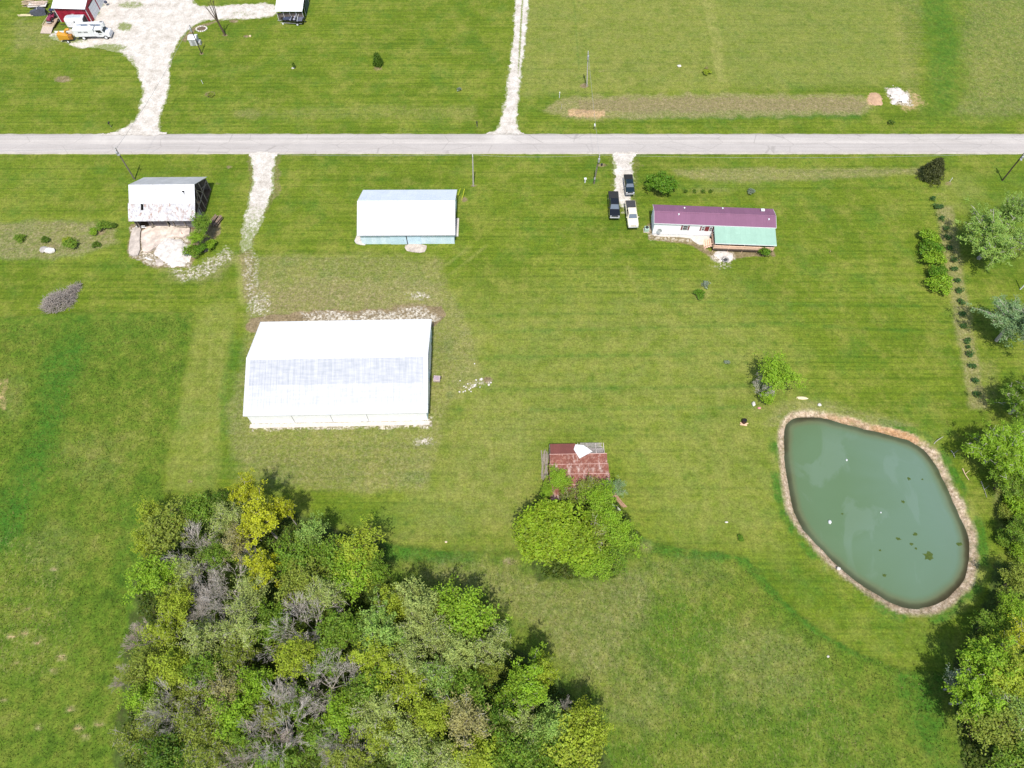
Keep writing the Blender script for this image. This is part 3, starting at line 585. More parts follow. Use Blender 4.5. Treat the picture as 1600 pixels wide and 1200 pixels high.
def slab(name, pts, label, cat, mat, h=.12, group=None, seed=1, z=0):
    W = to_world(smooth_poly(pts, 1)); rr = random.Random(seed); c = Vector((sum(p[0] for p in W)/len(W), sum(p[1] for p in W)/len(W), z))
    m = MB(); m.prism([(x-c.x+rr.uniform(-.08, .08), y-c.y+rr.uniform(-.08, .08)) for x, y in W], -.02, h, 'z')
    return tag(m.build(name, mat, None, c), label, cat, group)
slab('concrete_apron', [(633, 382), (667, 382), (666, 391), (662, 395), (637, 394), (633, 389)], 'cracked concrete apron in front of the mid-sized shed door', 'apron', CONC)
slab('concrete_pad', [(556, 370), (562, 367), (568, 381), (572, 383), (560, 383), (554, 379)], 'pale rounded concrete pad at the west corner of the mid-sized shed', 'pad', CONCP)
# ================================================================ OLD BARN
def old_barn():
    p = gp(205, 350.5); p = Vector((-70.4, 91.5, 0)); Lx, Wy, e, rh = 11.6, 10.2, 2.7, 6.3; yc = Wy/2
    t = thing('old_barn', p, R(.6), 'derelict grey barn with holed white tin roof streaked with rust and open gable', 'barn')
    top = metal_sheet('old_white_tin', gray(.62), 4, 0, .37, .55, .15, None, '8a6f60'); low = metal_sheet('rusty_white_tin', gray(.56), 4, 0, .44, .6, .25, (col(.25, .23, .25), .75), 'a08272'); back = metal_sheet('dull_tin', gray(.46), 4, 0, .2, .55, .2, None, '6b625c')
    def sheet(x0, x1, ya, za, yb, zb, nx, nyy, holes):
        m = MB()
        for i in range(nx):
            for j in range(nyy):
                if (i, j) in holes: continue
                u0, u1 = x0+(x1-x0)*i/nx, x0+(x1-x0)*(i+1)/nx; a, c = j/nyy, (j+1)/nyy
                m.prism([(ya+(yb-ya)*a, za+(zb-za)*a), (ya+(yb-ya)*c, za+(zb-za)*c), (ya+(yb-ya)*c, za+(zb-za)*c+.04), (ya+(yb-ya)*a, za+(zb-za)*a+.04)], u0, u1, 'x')
        bmesh.ops.remove_doubles(m.bm, verts=m.bm.verts, dist=.001); return m
    ym = 2.15; zm = e+(rh-e)*(ym+.5)/(yc+.5)
    sheet(-.3, Lx+.25, ym, zm+.05, yc, rh, 26, 6, {(21, 2), (21, 3)}).build('roof_slope', top, t)
    sheet(-.55, Lx+.2, -.5, e, ym+.2, zm+.06, 26, 5, {(5, 4), (5, 3)}).build('roof_slope', low, t)
    sheet(-.3, Lx+.25, Wy+.3, e+.2, yc+.01, rh, 6, 4, {}).build('roof_slope', back, t)
    for (x, y, rz) in ((Lx-1.9, 3.4, .5), (2.3, 2.5, -.4)):
        k = (y+.5)/(yc+.5); MB().box((x, y, e+(rh-e)*k+.16), (.5, 1.0, .02), rz, 0, R(32), R(8)).build('loose_sheet', top, t)
    MB().box((.05, Wy/2, e/2), (.1, Wy, e)).build('wall', OLDWOOD, t); MB().prism([(.1, e), (Wy-.1, e), (yc, rh-.1)], 0, .1, 'x').build('gable_wall', OLDWOOD, t)
    MB().box((Lx/2, Wy-.05, e/2), (Lx, .1, e)).build('wall', OLDWOOD, t)
    MB().box((3.9, .5, 1.2), (3.4, .08, 2.3), 0, 0, R(-4)).build('wall', simple('dark_boards', L('6a6264'), .9, 0, .4, 2), t); MB().box((8.6, .35, 1.25), (4.6, .08, 2.4), 0, 0, R(3)).build('wall', boards('grey_purple_boards', L('8d878a'), False, .25, .4), t)
    for x in (.4, 3.0, 5.9, 7.0, 9.1, Lx-.2): MB().tube((x, .2, -.1), (x, .25, e), .11, .1, 6).build('post', GREYWOOD, t)
    for y in (.3, 3.4, 5.1, 6.9, Wy-.3):
        MB().tube((Lx-.05, y, -.1), (Lx, y, e+(rh-e)*(1-abs(y-yc)/yc)-.15), .1, .1, 6).build('post', GREYWOOD, t)
    MB().tube((Lx, 3.4, 2.6), (Lx, 5.1, 4.9), .07).tube((Lx, 6.9, 2.4), (Lx, 5.1, 4.9), .07).tube((Lx, .3, 2.5), (Lx, Wy-.3, 2.6), .08).tube((Lx, 6.9, 3.4), (Lx, 9.5, 2.0), .06).build('brace', GREYWOOD, t)
    MB().box((Lx-.02, 1.7, 1.1), (.06, 2.4, 2.2)).build('gable_board', boards('light_grey_boards', L('aaa5a0'), False, .25, .3), t)
    MB().box((Lx/2, Wy/2, .03), (Lx, Wy, .06)).build('floor', DIRTF, t)
    m = MB()
    for i in range(9):
        x = .1+i*(Lx-.2)/8; m.tube((x, -.3, e-.12), (x, yc, rh-.16), .06, n=4); m.tube((x, Wy, e+.05), (x, yc, rh-.16), .06, n=4)
    m.build('rafters', GREYWOOD, t); return t
old_barn()
slab('foundation_slab', [(207, 357), (222, 356), (220, 370), (219, 399), (207, 402), (201, 397)], 'tan broken foundation slab at the left in front of the old barn', 'slab', CONC, .35, None, 3)
slab('foundation_slab', [(223, 357), (262, 352), (298, 354), (297, 372), (262, 372), (240, 392), (226, 398), (222, 385)], 'wide tan foundation slab directly under the old barn front wall', 'slab', simple('tan_concrete', L('cfbfb0'), .9, 0, .45, .9, .2), .42, None, 4)
def mound(name, pts, label, cat, mat, h, step=.25, seed=1, rag=.6, z=0, stuff=None, rough=.12):
    W = smooth_poly(to_world(pts), 2); c = np.mean(np.array(W), 0); X, Y = np.meshgrid(np.arange(min(p[0] for p in W)-1, max(p[0] for p in W)+1, step), np.arange(min(p[1] for p in W)-1, max(p[1] for p in W)+1, step))
    d = sdf(W, X, Y)+(fbm(X, Y, 1.1, seed)-.5)*rag
    Z = z+h*sstep(-.1, 1.2, d)*(.6+.5*fbm(X, Y, .9, seed+3))+rough*(fbm(X, Y, 2.6, seed+5)-.5)*sstep(0, .5, d); Z = np.where(d < .12, z-.04, Z)
    ny, nx = X.shape; idx = np.arange(ny*nx).reshape(ny, nx); q = np.stack([idx[:-1, :-1], idx[:-1, 1:], idx[1:, 1:], idx[1:, :-1]], -1).reshape(-1, 4)
    q = q[(d.ravel()[q] > -.1).all(1)]; used = np.unique(q); mp = np.zeros(X.size, int); mp[used] = np.arange(len(used))
    V = np.stack([X-c[0], Y-c[1], Z], -1).reshape(-1, 3)[used]; m = np_mesh(name, V, mp[q], None, True)
    o = link(name, m, mat, None, (c[0], c[1], 0)); return tag(o, label, cat, None, stuff)
WHITEGR = simple('white_crushed_rock', L('cdc5bc'), .95, 0, .38, 1.6, .15)
mound('gravel_pile', [(243, 378), (258, 371), (290, 370), (293, 392), (299, 404), (290, 417), (262, 419), (254, 406), (238, 396)], 'low white crushed rock heap in front of the old barn', 'gravel pile', WHITEGR, .5, .25, 5, 1.6, 0, None, .3)
mound('gravel_pile', [(240, 404), (256, 404), (258, 416), (243, 416)], 'small tan rubble heap left of the white crushed rock heap', 'rubble heap', CONC, .35, .25, 6)
mound('rubble_pile', [(1385, 138), (1402, 134), (1412, 143), (1424, 157), (1420, 165), (1404, 160), (1396, 165), (1388, 152)], 'bright white broken rubble pile in the north pasture by the ditch', 'rubble pile', WHITEGR, .5, .25, 7, 2.4, 0, None, .5)
mound('dirt_pile', [(1354, 150), (1366, 143), (1378, 148), (1380, 166), (1366, 166), (1357, 160)], 'orange tan bare dirt mound left of the white rubble pile', 'dirt pile', simple('tan_dirt', L('b59578'), .95, 0, .25, 1.5, .1), .4, .3, 8, 1.4)
# ================================================================ MOBILE HOME
PURPLE = metal_sheet('purple_roof_sheet', L('7d556c'), 2.2, 0, 0, .5, .08); GREENR = metal_sheet('green_porch_sheet', L('93b3a0'), 1.8, 0, 0, .55, .08)
SIDING = boards('white_siding', gray(.92), True, .2, .04); RED = simple('dark_red_paint', L('7a2a30'), .6)
def mobile_home():
    p = Vector((26.25, 90.15, 0)); Lx, Wy, e, rh = 21.9, 4.2, 3.35, 4.05; yc = Wy/2
    t = thing('mobile_home', p, R(-2.9), 'long white mobile home with purple metal roof and red shutters', 'mobile home')
    MB().box((Lx/2, .04, .45+e/2-.22), (Lx, .08, e-.45)).build('wall', SIDING, t); MB().box((Lx/2, Wy-.04, .45+e/2-.22), (Lx, .08, e-.45)).build('wall', SIDING, t)
    for x in (.04, Lx-.04): MB().prism([(.08, .45), (Wy-.08, .45), (Wy-.08, e), (yc, rh-.05), (.08, e)], x-.04, x+.04, 'x').build('end_wall', SIDING, t)
    MB().box((Lx/2, Wy/2, .22), (Lx-.1, Wy-.1, .46)).build('skirting', simple('pale_skirting', gray(.6), .7, 0, .15), t)
    slope(MB(), -.15, Lx+.15, -.22, e-.02, yc-.01, rh+.02, .05).build('roof_slope', PURPLE, t); slope(MB(), -.15, Lx+.15, Wy+.22, e-.02, yc+.01, rh+.02, .05).build('roof_slope', PURPLE, t)
    MB().prism([(yc-.2, rh+.03), (yc, rh+.1), (yc+.2, rh+.03), (yc+.2, rh+.05), (yc, rh+.12), (yc-.2, rh+.05)], -.16, Lx+.16, 'x').build('ridge_cap', PURPLE, t)
    for x in (-.18, Lx+.18): MB().prism([(-.22, e-.16), (yc, rh-.1), (Wy+.22, e-.16), (Wy+.22, e+.03), (yc, rh+.07), (-.22, e+.03)], x-.02, x+.02, 'x').build('gable_trim', TRIM, t)
    MB().box((Lx/2, -.25, e-.02), (Lx+.3, .05, .14)).build('eave_trim', TRIM, t)
    for x, y, k in ((5.5, 3.3, 0), (4.3, 1.5, 0), (12.6, 3.7, 0), (20.7, 1.2, 0)):
        z = rh-abs(y-yc)/yc*(rh-e); MB().tube((x, y, z-.05), (x, y, z+.34), .09, n=8).tube((x, y, z+.3), (x, y, z+.38), .16, .13, 8).build('roof_vent', TRIM, t)
    MB().box((19.9, 3.5, rh-.1), (.65, .5, .3), 0, .04).build('vent_box', TRIM, t)
    def window(x, wd, h, zc, sh=True):
        f = MB()
        for a, b_, c, d in ((0, h/2, wd, .07), (0, -h/2, wd, .07), (-wd/2, 0, .07, h), (wd/2, 0, .07, h), (0, 0, wd, .05)): f.box((x+a, -.035, zc+b_), (c, .07, d))
        fo = f.build('window', TRIM, t); MB().box((x, -.012, zc), (wd, .025, h)).build('pane', GLASSD, fo)
        if sh:
            for s in (-1, 1): MB().box((x+s*(wd/2+.2), -.03, zc), (.24, .05, h+.1)).build('shutter', RED, t)
    window(5.75, .85, 1.1, 2.25); window(9.05, .45, 1.0, 2.2, False); window(10.45, .45, 1.0, 2.2, False)
    MB().box((9.75, -.03, 2.2), (.75, .06, 1.1)).build('door', RED, t)
    for x in (8.6, 10.85): MB().box((x, -.03, 2.2), (.22, .05, 1.15)).build('shutter', RED, t)
    window(14.0, .9, 1.1, 2.3); window(18.0, .9, 1.1, 2.3)
    return t
mh = mobile_home()
MHM = Matrix.Translation((26.25, 90.15, 0)) @ Matrix.Rotation(R(-2.9), 4, 'Z')
def mhp(x, y, z=0): return MHM @ Vector((x, y, z))
def porch():
    t = thing('porch', mhp(10.9, -.02), R(-2.9), 'wooden porch with mint green metal roof on the front of the mobile home', 'porch'); W, D = 10.85, 3.55
    slope(MB(), -.1, W+.15, -D-.25, 2.62, .02-.3, 3.22, .05).build('roof', GREENR, t)
    MB().box((W/2, -D-.27, 2.62), (W+.25, .05, .14)).build('eave_trim', TRIM, t)
    MB().box((W/2, -D/2, .78), (W, D-.1, .1)).build('deck', boards('deck_boards', L('94806c'), False, .15, .3), t)
    MB().box((W/2, -D+.02, .66), (W, .06, .3)).build('fascia', simple('dark_board', L('4a3d34'), .9, 0, .3), t)
    for i in range(5): MB().tube((.1+i*(W-.2)/4, -D+.1, 0), (.1+i*(W-.2)/4, -D+.1, 2.64), .06, n=4).build('post', PINKWOOD, t)
    m = MB().box((W/2, -D+.02, 1.72), (W, .22, .05)).box((W/2, -D+.02, 1.36), (W, .04, .62)); m.build('railing', PINKWOOD, t)
    for x in (0, W): MB().box((x, -D/2-.06, 1.72), (.14, D-.1, .05)).box((x, -D/2-.06, 1.3), (.04, D-.1, .82)).build('railing', PINKWOOD, t)
    s = MB()
    for i in range(4): s.box((-.25-i*.34, -1.9, .68-.2*i), (.36, 1.9, .06))
    s.build('steps', PINKWOOD, t)
    MB().tube((-.1, -2.95, .7), (-.1, -2.95, 1.75), .05).tube((-1.35, -2.95, 0), (-1.35, -2.95, 1.0), .05).tube((-.1, -2.95, 1.72), (-1.35, -2.95, .98), .04).build('stair_rail', PINKWOOD, t)
porch()
slab('concrete_walk', [(1020, 366), (1090, 368), (1110, 367), (1108, 377), (1096, 385), (1086, 379), (1076, 371), (1022, 369.5)], 'white concrete walk along the front of the mobile home to the porch steps', 'walkway', CONCP, .1)
def dish():
    q = mhp(1.2, -.3, 1.9); t = thing('satellite_dish', q, R(-20), 'small grey satellite dish on the front wall of the mobile home', 'satellite dish'); m = MB(); rings = []
    for r_, y in ((.02, 0), (.2, -.03), (.36, -.1), (.42, -.14)): rings.append([Vector((r_*math.cos(a*math.pi/6), y-.25, r_*math.sin(a*math.pi/6)*1.15)) for a in range(12)])
    rings += [[v+Vector((0, .03, 0)) for v in r_] for r_ in rings[::-1]]
    m.loft(rings).build('reflector', simple('grey_dish', gray(.42), .5), t); MB().tube((0, -.25, -.35), (0, -.72, -.05), .02).box((0, -.72, 0), (.08, .1, .08)).build('feed_arm', STEEL, t); MB().tube((0, -.2, 0), (0, .3, -.15), .03).build('mount', STEEL, t)
dish()
def ac():
    t = thing('air_conditioner', mhp(-1.0, 1.0), R(-3), 'pale green air conditioner unit at the west end of the mobile home', 'air conditioner')
    MB().box((0, 0, .45), (.85, .85, .8), 0, .05).build('casing', simple('pale_green_paint', L('a8bfae'), .5, 0, .15), t); MB().tube((0, 0, .86), (0, 0, .9), .33, n=16).build('fan_grille', DARKMET, t); MB().box((0, 0, .02), (1.1, 1.1, .06)).build('pad', CONC, t)
ac()
def firepit():
    t = thing('fire_pit', gp(1133, 406), 0, 'small dark fire pit on the white stone patch before the porch', 'fire pit'); m = MB()
    for i in range(10): a = i*math.pi/5; m.ico((math.cos(a)*.55, math.sin(a)*.55, .12), (.2, .16, .15), 1, .2, i)
    m.build('stone_ring', simple('grey_stone', L('8d8a86'), .9), t); MB().tube((0, 0, .02), (0, 0, .1), .45, .4, 12).build('ash_bed', simple('ash', gray(.05), .95), t)
firepit()
mound('stone_patch', [(1113, 395), (1125, 391), (1140, 392), (1147, 398), (1146, 407), (1136, 412), (1124, 409)], 'oval patch of white stones around the fire pit', 'stone patch', WHITEGR, .1, .2, 9, .8, 0, None, .18)
# ================================================================ RED SHED, CARPORT
REDW = metal_sheet('red_wall_sheet', L('9c2036'), 3, 0, 0, .5, .15)
def red_shed():
    p = gp(96, 34.5); Lx, Wy, e = 7.4, 12, 3.5; rh = 5.1; yc = Wy/2
    t = thing('red_shed', p, R(-3.0), 'bright red metal shed with white roof and two pale garage doors', 'shed')
    MB().box((Lx/2, .05, e/2), (Lx, .1, e)).build('wall', REDW, t); MB().box((Lx/2, Wy-.05, e/2), (Lx, .1, e)).build('wall', REDW, t)
    for x in (.05, Lx-.05): MB().prism([(.1, 0), (Wy-.1, 0), (Wy-.1, e), (yc, rh-.05), (.1, e)], x-.05, x+.05, 'x').build('gable_wall', REDW, t)
    slope(MB(), -.35, Lx+.05, -.25, e-.05, yc, rh).build('roof_slope', WHITE_ROOF, t); slope(MB(), -.35, Lx+.05, Wy+.25, e-.05, yc, rh).build('roof_slope', WHITE_ROOF, t)
    for x in (.02, Lx-.02): MB().box((x, -.01, e/2), (.12, .06, e)).build('corner_trim', TRIM, t)
    for y in (3.1, 7.0):
        d = MB().box((Lx+.05, y, 1.5), (.08, 3.4, 2.9)).build('garage_door', simple('pale_grey_door', gray(.78), .5, 0, .08), t)
        g = MB()
        for z in (.75, 1.5, 2.25): g.box((Lx+.095, y, z), (.02, 3.4, .03))
        g.build('door_seam', GREYTRIM, d); MB().box((Lx+.06, y, 3.02), (.1, 3.7, .12)).build('door_trim', DARKMET, t)
    MB().box((Lx/2, -.28, e-.05), (Lx+.4, .05, .15)).build('eave_trim', DARKMET, t)
    MB().box((3.8, -.12, 1.9), (.7, .2, .5)).build('wall_vent', STEEL, t)
red_shed()
def carport():
    p = Vector((-54.2, 154.9, 0)); t = thing('carport', p, R(0), 'white roofed open carport at the far end of the gravel drive', 'carport'); W, D, h = 6.0, 7.0, 2.7
    MB().prism([(-.3, h), (D/2, h+.55), (D+.3, h), (D+.3, h+.06), (D/2, h+.61), (-.3, h+.06)], -.2, W+.1, 'x').build('roof', WHITE_ROOF, t)
    for i in range(5): MB().tube((.05+i*(W-.1)/4, .05, 0), (.05+i*(W-.1)/4, .05, h), .05, n=4).build('post', TRIM, t)
    for y in (D*.33, D*.66, D): [MB().tube((x, y, 0), (x, y, h), .05, n=4).build('post', TRIM, t) for x in (.05, W-.05)]
    MB().box((W/2, D, 1.3), (W, .05, 2.6)).build('back_wall', simple('brown_boards', L('5d5049'), .9, 0, .3), t)
    MB().box((W/2, .25, 1.1), (W-.2, .05, 1.9)).build('front_screen', boards('brown_screen', L('756a62'), False, .5, .35), t)
    MB().box((W, D*.7, 1.2), (.05, D*.5, 2.3)).build('side_wall', simple('dark_green_board', L('4a5650'), .9, 0, .3), t)
carport()
# ================================================================ RUSTY SHED
def rusty_shed():
    p = Vector((5.6, 37.2, 0)); Lx, Wy = 8.9, 8.3; h0, h1 = 2.3, 3.4
    t = thing('rusty_shed', p, R(1.0), 'collapsing low shed with rust red tin roof half hidden by trees', 'shed')
    rust = metal_sheet('rust_red_tin', L('7d4a3c'), 3.2, 0, .42, .75, .35, (L('a37a6a'), .7), 'c4aca2')
    z = lambda y: h0+(h1-h0)*y/Wy
    m = MB(); rows = [(-.3, 1.9), (1.9, 3.5), (3.5, 5.0), (5.0, 6.6)]
    for k, (a, b_) in enumerate(rows): slope(m, .02*k+(.15 if k == 3 else 0), Lx+.12*(3-k), a, z(a)+.03*(3-k)-.02*k, b_+.12, z(b_+.12)+.03*(3-k), .03)
    m.build('roof_sheets', rust, t)
    slope(MB(), .35, 4.3, 6.6, z(6.6)-.02, Wy, z(Wy)-.02, .03).build('roof_sheets', metal_sheet('dark_rust_tin', L('6b3c35'), 3.2, 0, .05, .7, .2), t)
    m = MB()
    for y in (1.95, 3.55, 5.05, 6.62): m.box((Lx/2+.1, y, z(y)+.12), (Lx-.2, .07, .03), 0, 0, R(7))
    m.build('sheet_edge', simple('pale_rust_edge', L('c9a195'), .8, 0, .4, 4), t)
    m = MB()
    for i in range(9): m.box((6.5+.1*math.sin(i*5), 6.7+i*.2, z(6.7+i*.2)+.02), (4.0-.08*i, .085, .06), .015*math.sin(i*3))
    for x in (4.6, 6.0, 7.3, 8.5): m.box((x, 7.5, z(7.5)-.08), (.09, 1.8, .1), .03, 0, R(7))
    m.build('bare_purlins', simple('silver_wood', L('b5aba4'), .9, 0, .35, 4), t)
    MB().quad((3.9, 7.35, z(7.35)+.12), (6.7, 6.85, z(6.85)+.4), (5.4, 7.9, z(7.9)+.3), (4.2, 8.1, z(8.1)+.15)).quad((3.9, 7.35, z(7.35)+.1), (4.7, 5.9, z(5.9)+.12), (6.7, 6.85, z(6.85)+.38), (3.95, 7.34, z(7.3)+.1)).build('loose_sheet', metal_sheet('bare_tin', gray(.62), 4, 0, 0, .45, .15), t)
    m = MB()
    for i in range(12): m.box((.3+.02*math.sin(i), .3+i*.7, z(.3+i*.7)/2), (.06, .62, z(.3+i*.7)), 0, 0, R(2*math.sin(i*7)))
    m.build('board_wall', OLDWOOD, t)
    MB().box((Lx-.3, Wy/2, 1.2), (.06, Wy-.6, 2.4)).build('board_wall', OLDWOOD, t); MB().box((Lx/2, Wy-.5, 1.4), (Lx-.6, .06, 2.7)).build('board_wall', OLDWOOD, t)
    MB().box((Lx/2, Wy/2, .03), (Lx-.6, Wy-.6, .05)).build('floor', DIRTF, t)
    for x in (.5, 3, 6, 8.4): MB().tube((x, .2, 0), (x, .2, h0), .09).build('post', GREYWOOD, t)
rusty_shed()
def lumber(px, py, n, ln, rz, label, c, cat='lumber pile', h=.25, w=1.0, seed=3, name='lumber_pile'):
    rr = random.Random(seed); m = MB()
    for i in range(n): m.box((rr.uniform(-.2, .2), rr.uniform(-w/2, w/2), .05+h*rr.random()), (ln*rr.uniform(.7, 1), .16, .05), rr.uniform(-.12, .12), 0, rr.uniform(-.1, .1), rr.uniform(-.03, .03))
    o = m.build(name, c, None, gp(px, py)); o.rotation_euler = (0, 0, rz); return tag(o, label, cat)
lumber(851, 727, 12, 5.2, R(88), 'fallen grey boards lying along the left side of the rusty shed', GREYWOOD, 'boards', .3, .9, 4, 'fallen_boards')
lumber(967, 783, 7, 2.9, R(-52), 'pale brown bark slab lying right of the rusty shed corner', simple('brown_bark', L('a08066'), .9, 0, .3, 3), 'log', .3, .5, 5, 'bark_slab')
lumber(962, 793, 4, 1.9, R(-50), 'short white boards below the bark slab by the rusty shed', simple('white_board', L('d6d0c4'), .8), 'boards', .25, .5, 6, 'white_boards')
lumber(338, 347, 26, 2.6, R(70), 'weathered brown firewood and board heap right of the old barn', simple('brown_wood', L('8a7565'), .9, 0, .5, 3), 'wood pile', .9, 1.7, 7, 'wood_pile')
lumber(323, 390, 10, 1.2, R(30), 'small scrap wood heap behind the bush by the old barn', GREYWOOD, 'scrap heap', .3, 1.0, 8, 'scrap_heap')
lumber(222, 355.5, 3, 2.4, R(4), 'white painted boards at the left foot of the old barn wall', TRIM, 'boards', .5, .5, 9, 'white_boards')
lumber(288, 356, 9, 2.6, R(-12), 'broken grey boards at the right foot of the old barn wall', GREYWOOD, 'boards', .6, .8, 10, 'broken_boards')
lumber(243, 354, 8, 1.6, R(40), 'tangled grey scrap at the middle of the old barn front', GREYWOOD, 'scrap heap', .6, .8, 11, 'scrap_heap')
lumber(231.5, 405, 2, 1.6, R(-25), 'single white plank at the lower left edge of the barn yard', TRIM, 'plank', .08, .2, 12, 'white_plank')
lumber(285, 365, 2, 1.3, R(-60), 'red plank lying on the barn foundation slab', simple('faded_red', L('a0463a'), .8), 'plank', .5, .15, 13, 'red_plank')
# ================================================================ VEHICLES
def paint(name, c, rough=.25, coat=.5):
    if name in MATS: return MATS[name]
    b = NB(name); n = b.noise(b.objco(), 1.6, 4, .6); c = tuple(c[:3])+(1,)
    m = b.base(b.ramp(n, [(.3, tuple(x*.86 for x in c[:3])+(1,)), (.7, c)]), rough, 0, .5); b.b.inputs['Coat Weight'].default_value = coat; MATS[name] = m; return m
CHROME = simple('bright_metal', gray(.6), .2, .6, .1); TAIL = simple('tail_lamp_red', col(.35, .02, .02), .3); LAMP = simple('clear_lamp', gray(.6), .15, 0, .05)
RIM = simple('silver_rim', gray(.5), .35, .4, .1); WRIM = simple('white_rim', gray(.75), .5)
WINDSH = simple('windscreen_glass', col(.10, .13, .16), .05, 0, .1, 1, .8)
def rring(y, hw, z0, z1, r=.12):
    r = min(r, hw*.5, (z1-z0)*.45); pts = []
    for cx, cz, a0 in ((hw-r, z1-r, 0), (-hw+r, z1-r, 90), (-hw+r, z0+r, 180), (hw-r, z0+r, 270)):
        for k in (0, 45, 90): a = R(a0+k); pts.append(Vector((cx+r*math.cos(a), y, cz+r*math.sin(a))))
    return pts
def wheel(t, x, y, r, w=.24, rim=None, name='wheel'):
    s = 1 if x > 0 else -1
    m = MB(); m.loft([[Vector((x+dx, y+rr*math.cos(a*math.pi/9), r+rr*math.sin(a*math.pi/9))) for a in range(18)] for dx, rr in ((-w/2, r*.8), (-w/2+.04, r), (w/2-.04, r), (w/2, r*.8))])
    o = m.build(name, RUBBER, t)
    MB().tube((x+s*(w/2-.02), y, r), (x+s*(w/2+.015), y, r), r*.62, r*.5, 12).build('rim', rim or RIM, o); return o
def pickup(loc, rz, label, L_, W_, body, cover, top=None, hood=None, H=1.82):
    t = thing('pickup_truck', loc, rz, label, 'pickup truck', 'pickup trucks on the gravel drive'); h = W_/2; f = -L_/2; k = L_/5.8
    y = lambda v: f+v*k
    m = MB().loft([rring(y(.02), h*.86, .5, .82), rring(y(.12), h*.96, .42, 1.0), rring(y(.5), h, .38, 1.07), rring(y(1.5), h, .36, 1.14), rring(y(3.7), h, .36, 1.16), rring(y(5.5), h*.99, .38, 1.16), rring(y(5.75), h*.96, .46, 1.14)])
    m.build('body', body, t, smooth=False)
    if hood: MB().box((0, y(.85), 1.1), (W_*.86, 1.15*k, .05), 0, .02, R(3)).build('hood', hood, t)
    c = MB(); lo = [(-h*.93, y(1.42)), (h*.93, y(1.42)), (h*.93, y(3.62)), (-h*.93, y(3.62))]; hi = [(-h*.76, y(2.1)), (h*.76, y(2.1)), (h*.76, y(3.42)), (-h*.76, y(3.42))]; mid = [(a*.985, b_) for a, b_ in hi]
    c.loft([[Vector((a, b_, 1.1)) for a, b_ in lo], [Vector((a*1.02, b_, H-.06)) for a, b_ in hi], [Vector((a*.93, b_+(.08 if b_ < 0 else -.08)*0, H)) for a, b_ in hi]])
    c.build('cab', top or body, t)
    def P(s, u, v):   # on the cab side
        a0 = Vector((s*h*.93, y(1.42)+(y(3.62)-y(1.42))*u, 1.12)); a1 = Vector((s*h*.775, y(2.1)+(y(3.42)-y(2.1))*u, H-.06)); return a0.lerp(a1, v)+Vector((s*.012, 0, .005))
    for s in (-1, 1):
        MB().quad(P(s, .12, .12), P(s, .52, .12), P(s, .5, .9), P(s, .1, .9)).quad(P(s, .57, .12), P(s, .92, .12), P(s, .9, .9), P(s, .56, .9)).build('side_window', GLASSD, t)
    q = lambda u, v, e0, e1: Vector(((-1+2*u)*h*(.93+(.775-.93)*v)*.93, e0+(e1-e0)*v, 1.12+(H-.07-1.12)*v))
    MB().quad(*[q(u, v, y(1.42), y(2.1))+Vector((0, -.012, .012)) for u, v in ((.02, .1), (.98, .1), (.97, .93), (.03, .93))]).build('windscreen', WINDSH, t)
    MB().quad(*[q(u, v, y(3.62), y(3.42))+Vector((0, .012, .012)) for u, v in ((.05, .15), (.95, .15), (.94, .9), (.06, .9))]).build('rear_window', GLASSD, t)
    MB().box((0, y(4.68), 1.19), (W_*.9, 2.0*k, .07), 0, .03).build('bed_cover', cover, t)
    MB().box((0, y(-.02), .58), (W_*.94, .16, .22), 0, .05).build('bumper', CHROME, t); MB().box((0, y(5.84), .58), (W_*.92, .14, .2), 0, .05).build('bumper', CHROME, t)
    g = MB().box((0, y(.06), .8), (W_*.5, .06, .24), 0, .02).build('grille', DARKMET, t); MB().box((0, y(.04), .8), (W_*.5, .05, .04)).build('grille_bar', CHROME, g)
    for s in (-1, 1):
        MB().box((s*h*.74, y(.1), .86), (.32, .14, .2), 0, .04).build('headlight', LAMP, t); MB().box((s*h*.9, y(5.74), .92), (.14, .08, .36), 0, .02).build('tail_light', TAIL, t)
        MB().box((s*(h+.1), y(1.75), 1.22), (.2, .12, .2), 0, .04).build('mirror', body, t)
        wheel(t, s*(h-.13), y(1.05), .38); wheel(t, s*(h-.13), y(4.6), .38)
    return t
pickup(gp(958.5, 324, .6), R(-1), 'black pickup truck with black bed cover parked on the grass left of the drive', 6.3, 2.0, paint('black_paint', gray(.008), .12, .8), simple('black_vinyl', gray(.02), .8), H=1.9)
pickup(gp(986, 338.5, .6), R(1.5), 'cream pickup truck with dark grey bed cover parked lowest on the drive', 6.3, 2.0, paint('cream_paint', L('e2d8be'), .3), simple('grey_vinyl', gray(.045), .8), hood=paint('off_white_paint', L('e8e2d4'), .3), H=1.85)
pickup(gp(982, 292.5, .6), R(1), 'small dark green pickup truck with black top parked uppermost on the drive', 4.7, 1.75, paint('dark_green_paint', L('16262c'), .15, .7), simple('black_vinyl_top', gray(.015), .85), H=1.7)
